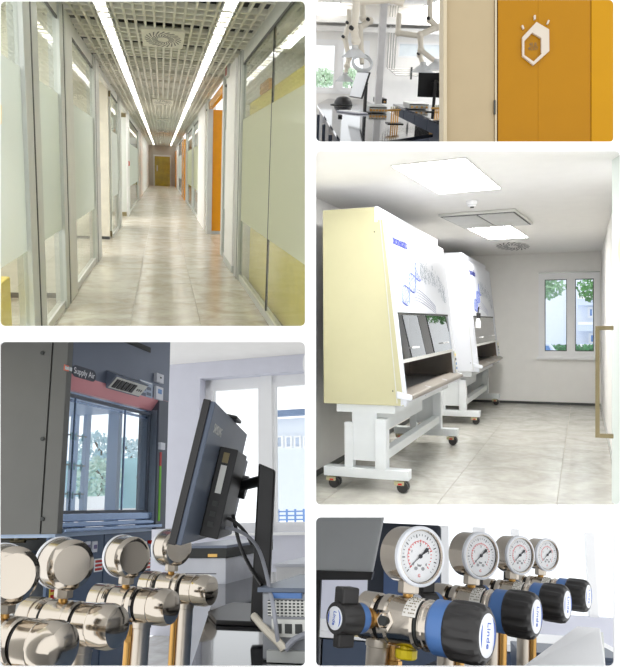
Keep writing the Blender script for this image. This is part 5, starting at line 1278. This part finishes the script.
MB().lathe([(.17, 0), (.16, .06), (.12, .12), (.06, .15), (.0, .155)], (0, 0, 0), (0, 0, 1), 18, False).part('crown', 'black', t, smooth=True); MB().lathe([(.2, 0), (.2, .012), (.16, .02)], (-.03, 0, 0), (0, 0, 1), 18).part('rim', 'dark', t, smooth=True)
p = bz(352, 113); t = thing(P2, 'keyboard', 'pale keyboard lying on the island bench before the monitor', 'keyboard', p, rz=.5)
MB().box(-.09, .09, -.3, .3, .002, .02).part('base', 'wallcool', t, bevel=.004)
for i in range(3):
    for j in range(7): MB().box(-.075 + .055 * i, -.03 + .055 * i, -.27 + .078 * j, -.21 + .078 * j, .02, .028).part('key', 'white', t)
p = bz(340, 117); MB().cbox(p.x, p.y, ZB2 + .016, .06, .11, .03).top(P2, 'computer_mouse', 'black', 'small black mouse by the pale keyboard', 'mouse', bevel=.01)
def device(u0, v0, u1, h, name, label, m, knobs):
    p, q = bz(u0, v0), bz(u1, v0); t = thing(P2, name, label, 'instrument', (p.x, p.y, ZB2), absolute=True)
    MB().box(p.x, q.x, p.y, p.y + .7, ZB2 + .01, ZB2 + h).part('case', m, t, bevel=.006)
    for i in range(knobs):
        x = p.x + (q.x - p.x) * (i + .5) / knobs; MB().cyl((x, p.y, ZB2 + h * .45), (x, p.y - .05, ZB2 + h * .45), .018, n=8).part('knob', 'brass', t)
    MB().box(p.x + .01, q.x - .01, p.y - .004, p.y, ZB2 + h * .75, ZB2 + h * .9).part('slot', 'dark', t); return t
device(369, 113, 386, .1, 'power_supply', 'flat metal power supply with brass knobs on the island bench', 'alu', 6)
device(409, 109.5, 427, .1, 'power_supply', 'flat white power supply on the far wall bench', 'alulight', 4)
device(377, 104, 386, .1, 'control_box', 'small black control box behind the metal power supply', 'black', 2)
def taps(u, v, n, label):
    p = bz(u, v); t = thing(P2, 'gas_tap_stand', label, 'tap', p)
    for i in range(n):
        x, y = .034 * i - .05, .05 * i
        MB().lathe([(.016, 0), (.009, .012), (.008, .15), (.013, .155)], (x, y, 0), (0, 0, 1), 10).part('post', 'brass', t, smooth=True)
        MB().cyl((x - .06, y, .165), (x + .03, y, .165), .013, n=10).part('tap_body', 'brass', t, smooth=True)
        MB().cyl((x - .01, y, .165), (x - .01, y, .21), .008, n=8).part('tap_spindle', 'cream', t, smooth=True)
    MB().box(-.1, .1, -.06, .22, 0, .01).part('base_plate', 'black', t)
taps(395, 124, 4, 'row of four brass gas taps on the island bench corner')
taps(438, 121, 3, 'row of brass gas taps at the end of the far wall bench')
device(379, 99, 390, .34, 'microscope', 'small metal bench device standing by the column', 'alu', 3)
# extraction arms
ARMK = 1.0
def arm(pts, r, hood, hr, label, joints=(), ring_hood=False):
    e = [P2.ray(u, v) * d for u, v, d in pts]
    t = thing(P2, 'fume_extractor', label, 'extractor', e[0], absolute=True)
    for i in range(len(e) - 1):
        MB().tube([e[i], e[i + 1]], r, 12).part('arm_tube', 'arm', t, smooth=True)
        jt = MB().ball(e[i + 1], r * 1.25, 12).part('joint', 'arm', t, smooth=True)
        if i + 1 in joints:
            ax = (P2.I @ Vector((-.6, -1, 0))).normalized(); MB().cyl(e[i + 1], e[i + 1] + ax * r * 1.9, r * .55, n=12).part('joint_knob', 'black', jt, smooth=True)
    h = P2.ray(*hood[:2]) * hood[2]
    MB().tube([e[-1], h], r * .8, 10).part('neck', 'arm', t, smooth=True)
    if ring_hood:
        MB().lathe([(hr * .86, -.02), (hr, 0), (hr, .03), (hr * .86, .05), (hr * .8, .02), (hr * .86, -.02)], h, (.1, -.75, .65), 24, False).part('hood_ring', 'bell', t, smooth=True)
    else:
        MB().lathe([(hr, -hr * .55), (hr * .96, -hr * .5), (hr * .6, -hr * .12), (hr * .28, hr * .1), (hr * .22, hr * .35)], h, (0, 0, 1), 24, False).part('hood_bell', 'bell', t, smooth=True)
    return t
arm(((404, 3, 6.6), (392, -1, 6.6), (357, 1, 6.6), (354, 30, 6.6), (356, 41, 6.6)), .035, (355, 50, 6.6), .12, 'big cream extraction arm with a dark pivot knob over the island bench', (3,))
arm(((363, 4, 8.4), (363, 18, 8.4), (370, 21, 8.4), (360, 28, 8.4), (361, 52, 8.4)), .035, (362, 64, 8.4), .125, 'cream extraction arm ending in a round ring hood', (2,), True)
arm(((349, 10, 9.6), (349, 24, 9.6), (345, 38, 9.6), (349, 58, 9.6), (347, 66, 9.6)), .035, (345, 76, 9.6), .13, 'slim cream extraction arm hanging lowest above the island bench', (1, 2))
arm(((399, 14, 9.6), (398, 33, 9.6), (421, 36, 9.6), (420, 55, 9.6)), .036, (423, 66, 9.6), .15, 'cream extraction arm reaching sideways to a bell hood over the wall bench', (2, 3))
arm(((430, -2, 8.8), (430, 20, 8.8), (437, 27, 8.8), (420, 35, 8.8), (421, 50, 8.8)), .036, (437, 63, 8.6), .14, 'cream extraction arm folded beside the beige door jamb', (1,))

# the wall with the beige door and the gold glass, nearer to the viewer
CUR = P2D
YD = 4.6
def d2(u, v, y=YD): return P2D.Y(u, v, y)
zt2, zb2 = d2(0, -30).z, d2(0, 150).z
def dbox(u0, u1, y0, y1): return MB().box(d2(u0, 0).x, d2(u1, 0).x, y0, y1, zb2, zt2)
dj = thing(P2D, 'door_1', 'plain beige door in a lighter beige jamb beside the gold wall', 'door', (d2(470, 0).x, YD, zb2), kind='structure', absolute=True)
dbox(442.5, 446.2, YD - .03, YD + .12).part('jamb', 'beigelight', dj, bevel=.004)
lf = dbox(446.4, 494.2, YD, YD + .05).part('leaf', 'beige', dj)
dbox(494.6, 496.4, YD - .012, YD + .1).part('edge_strip', 'beigelight', dj)
a, b_ = d2(493.2, 101), d2(494.9, 115); MB().box(a.x, b_.x, YD - .02, YD - .008, b_.z, a.z).part('hinge', 'dark', dj, bevel=.002)
dbox(496.4, 498, YD + .02, YD + .1).part('shadow_gap', 'dark', dj)
gw = thing(P2D, 'wall_right', 'glossy gold glass wall panels carrying the hexagon sign', 'wall', (d2(550, 0).x, YD, zb2), kind='structure', absolute=True)
dbox(498, 538, YD, YD + .03).part('glass_panel', 'golden', gw); dbox(538.2, 590.6, YD, YD + .03).part('glass_panel', 'golden', gw); dbox(591.2, 640, YD - .006, YD + .03).part('glass_panel', 'golden2', gw)
dbox(590.6, 591.2, YD + .01, YD + .03).part('glass_joint', 'yellow', gw)
sg = thing(P2D, 'hexagon_sign', 'cream hexagon ring sign with three short rays on the gold wall', 'sign', d2(536, 65), absolute=True)
def sp(pts, y): return [d2(510 + x / 11.12, 10 + yy / 11.12, y) for x, yy in pts]
ou = sp(((295, 132), (435, 215), (438, 455), (262, 612), (138, 508), (138, 300)), YD - .02); inn = sp(((248, 250), (348, 310), (350, 488), (262, 572), (160, 500), (160, 345)), YD - .02)
b = MB(); n = 6; v_ = ou + inn; v2 = [p + Vector((0, .018, 0)) for p in v_]
b.add(v_ + v2, [(i, (i + 1) % n, (i + 1) % n + n, i + n) for i in range(n)] + [(i + 12, i + n + 12, (i + 1) % n + n + 12, (i + 1) % n + 12) for i in range(n)] + [(i, i + 12, (i + 1) % n + 12, (i + 1) % n) for i in range(n)] + [(i + n, (i + 1) % n + n, (i + 1) % n + n + 12, i + n + 12) for i in range(n)])
b.part('hexagon_ring', 'signwhite', sg)
for q in (((268, 55), (287, 55), (287, 102), (268, 102)), ((426, 108), (443, 116), (426, 156), (409, 148)), ((130, 172), (146, 165), (162, 204), (146, 212))): MB().prism(sp(q, YD - .02), (0, .018, 0)).part('ray', 'signwhite', sg)
for i, tx in enumerate(('4J.8', '4L07')): text(tx, .033, mat('sign_grey', c(120, 98, 70), .5), sg, d2(533, 44.6 + 4 * i, YD - .003), (1, 0, 0), (0, 0, 1))
CUR = None

# ------------------------------------------------------------------ tidy up
for o in bpy.data.objects:
    if '_o' in o: del o['_o']
bpy.context.view_layer.update()
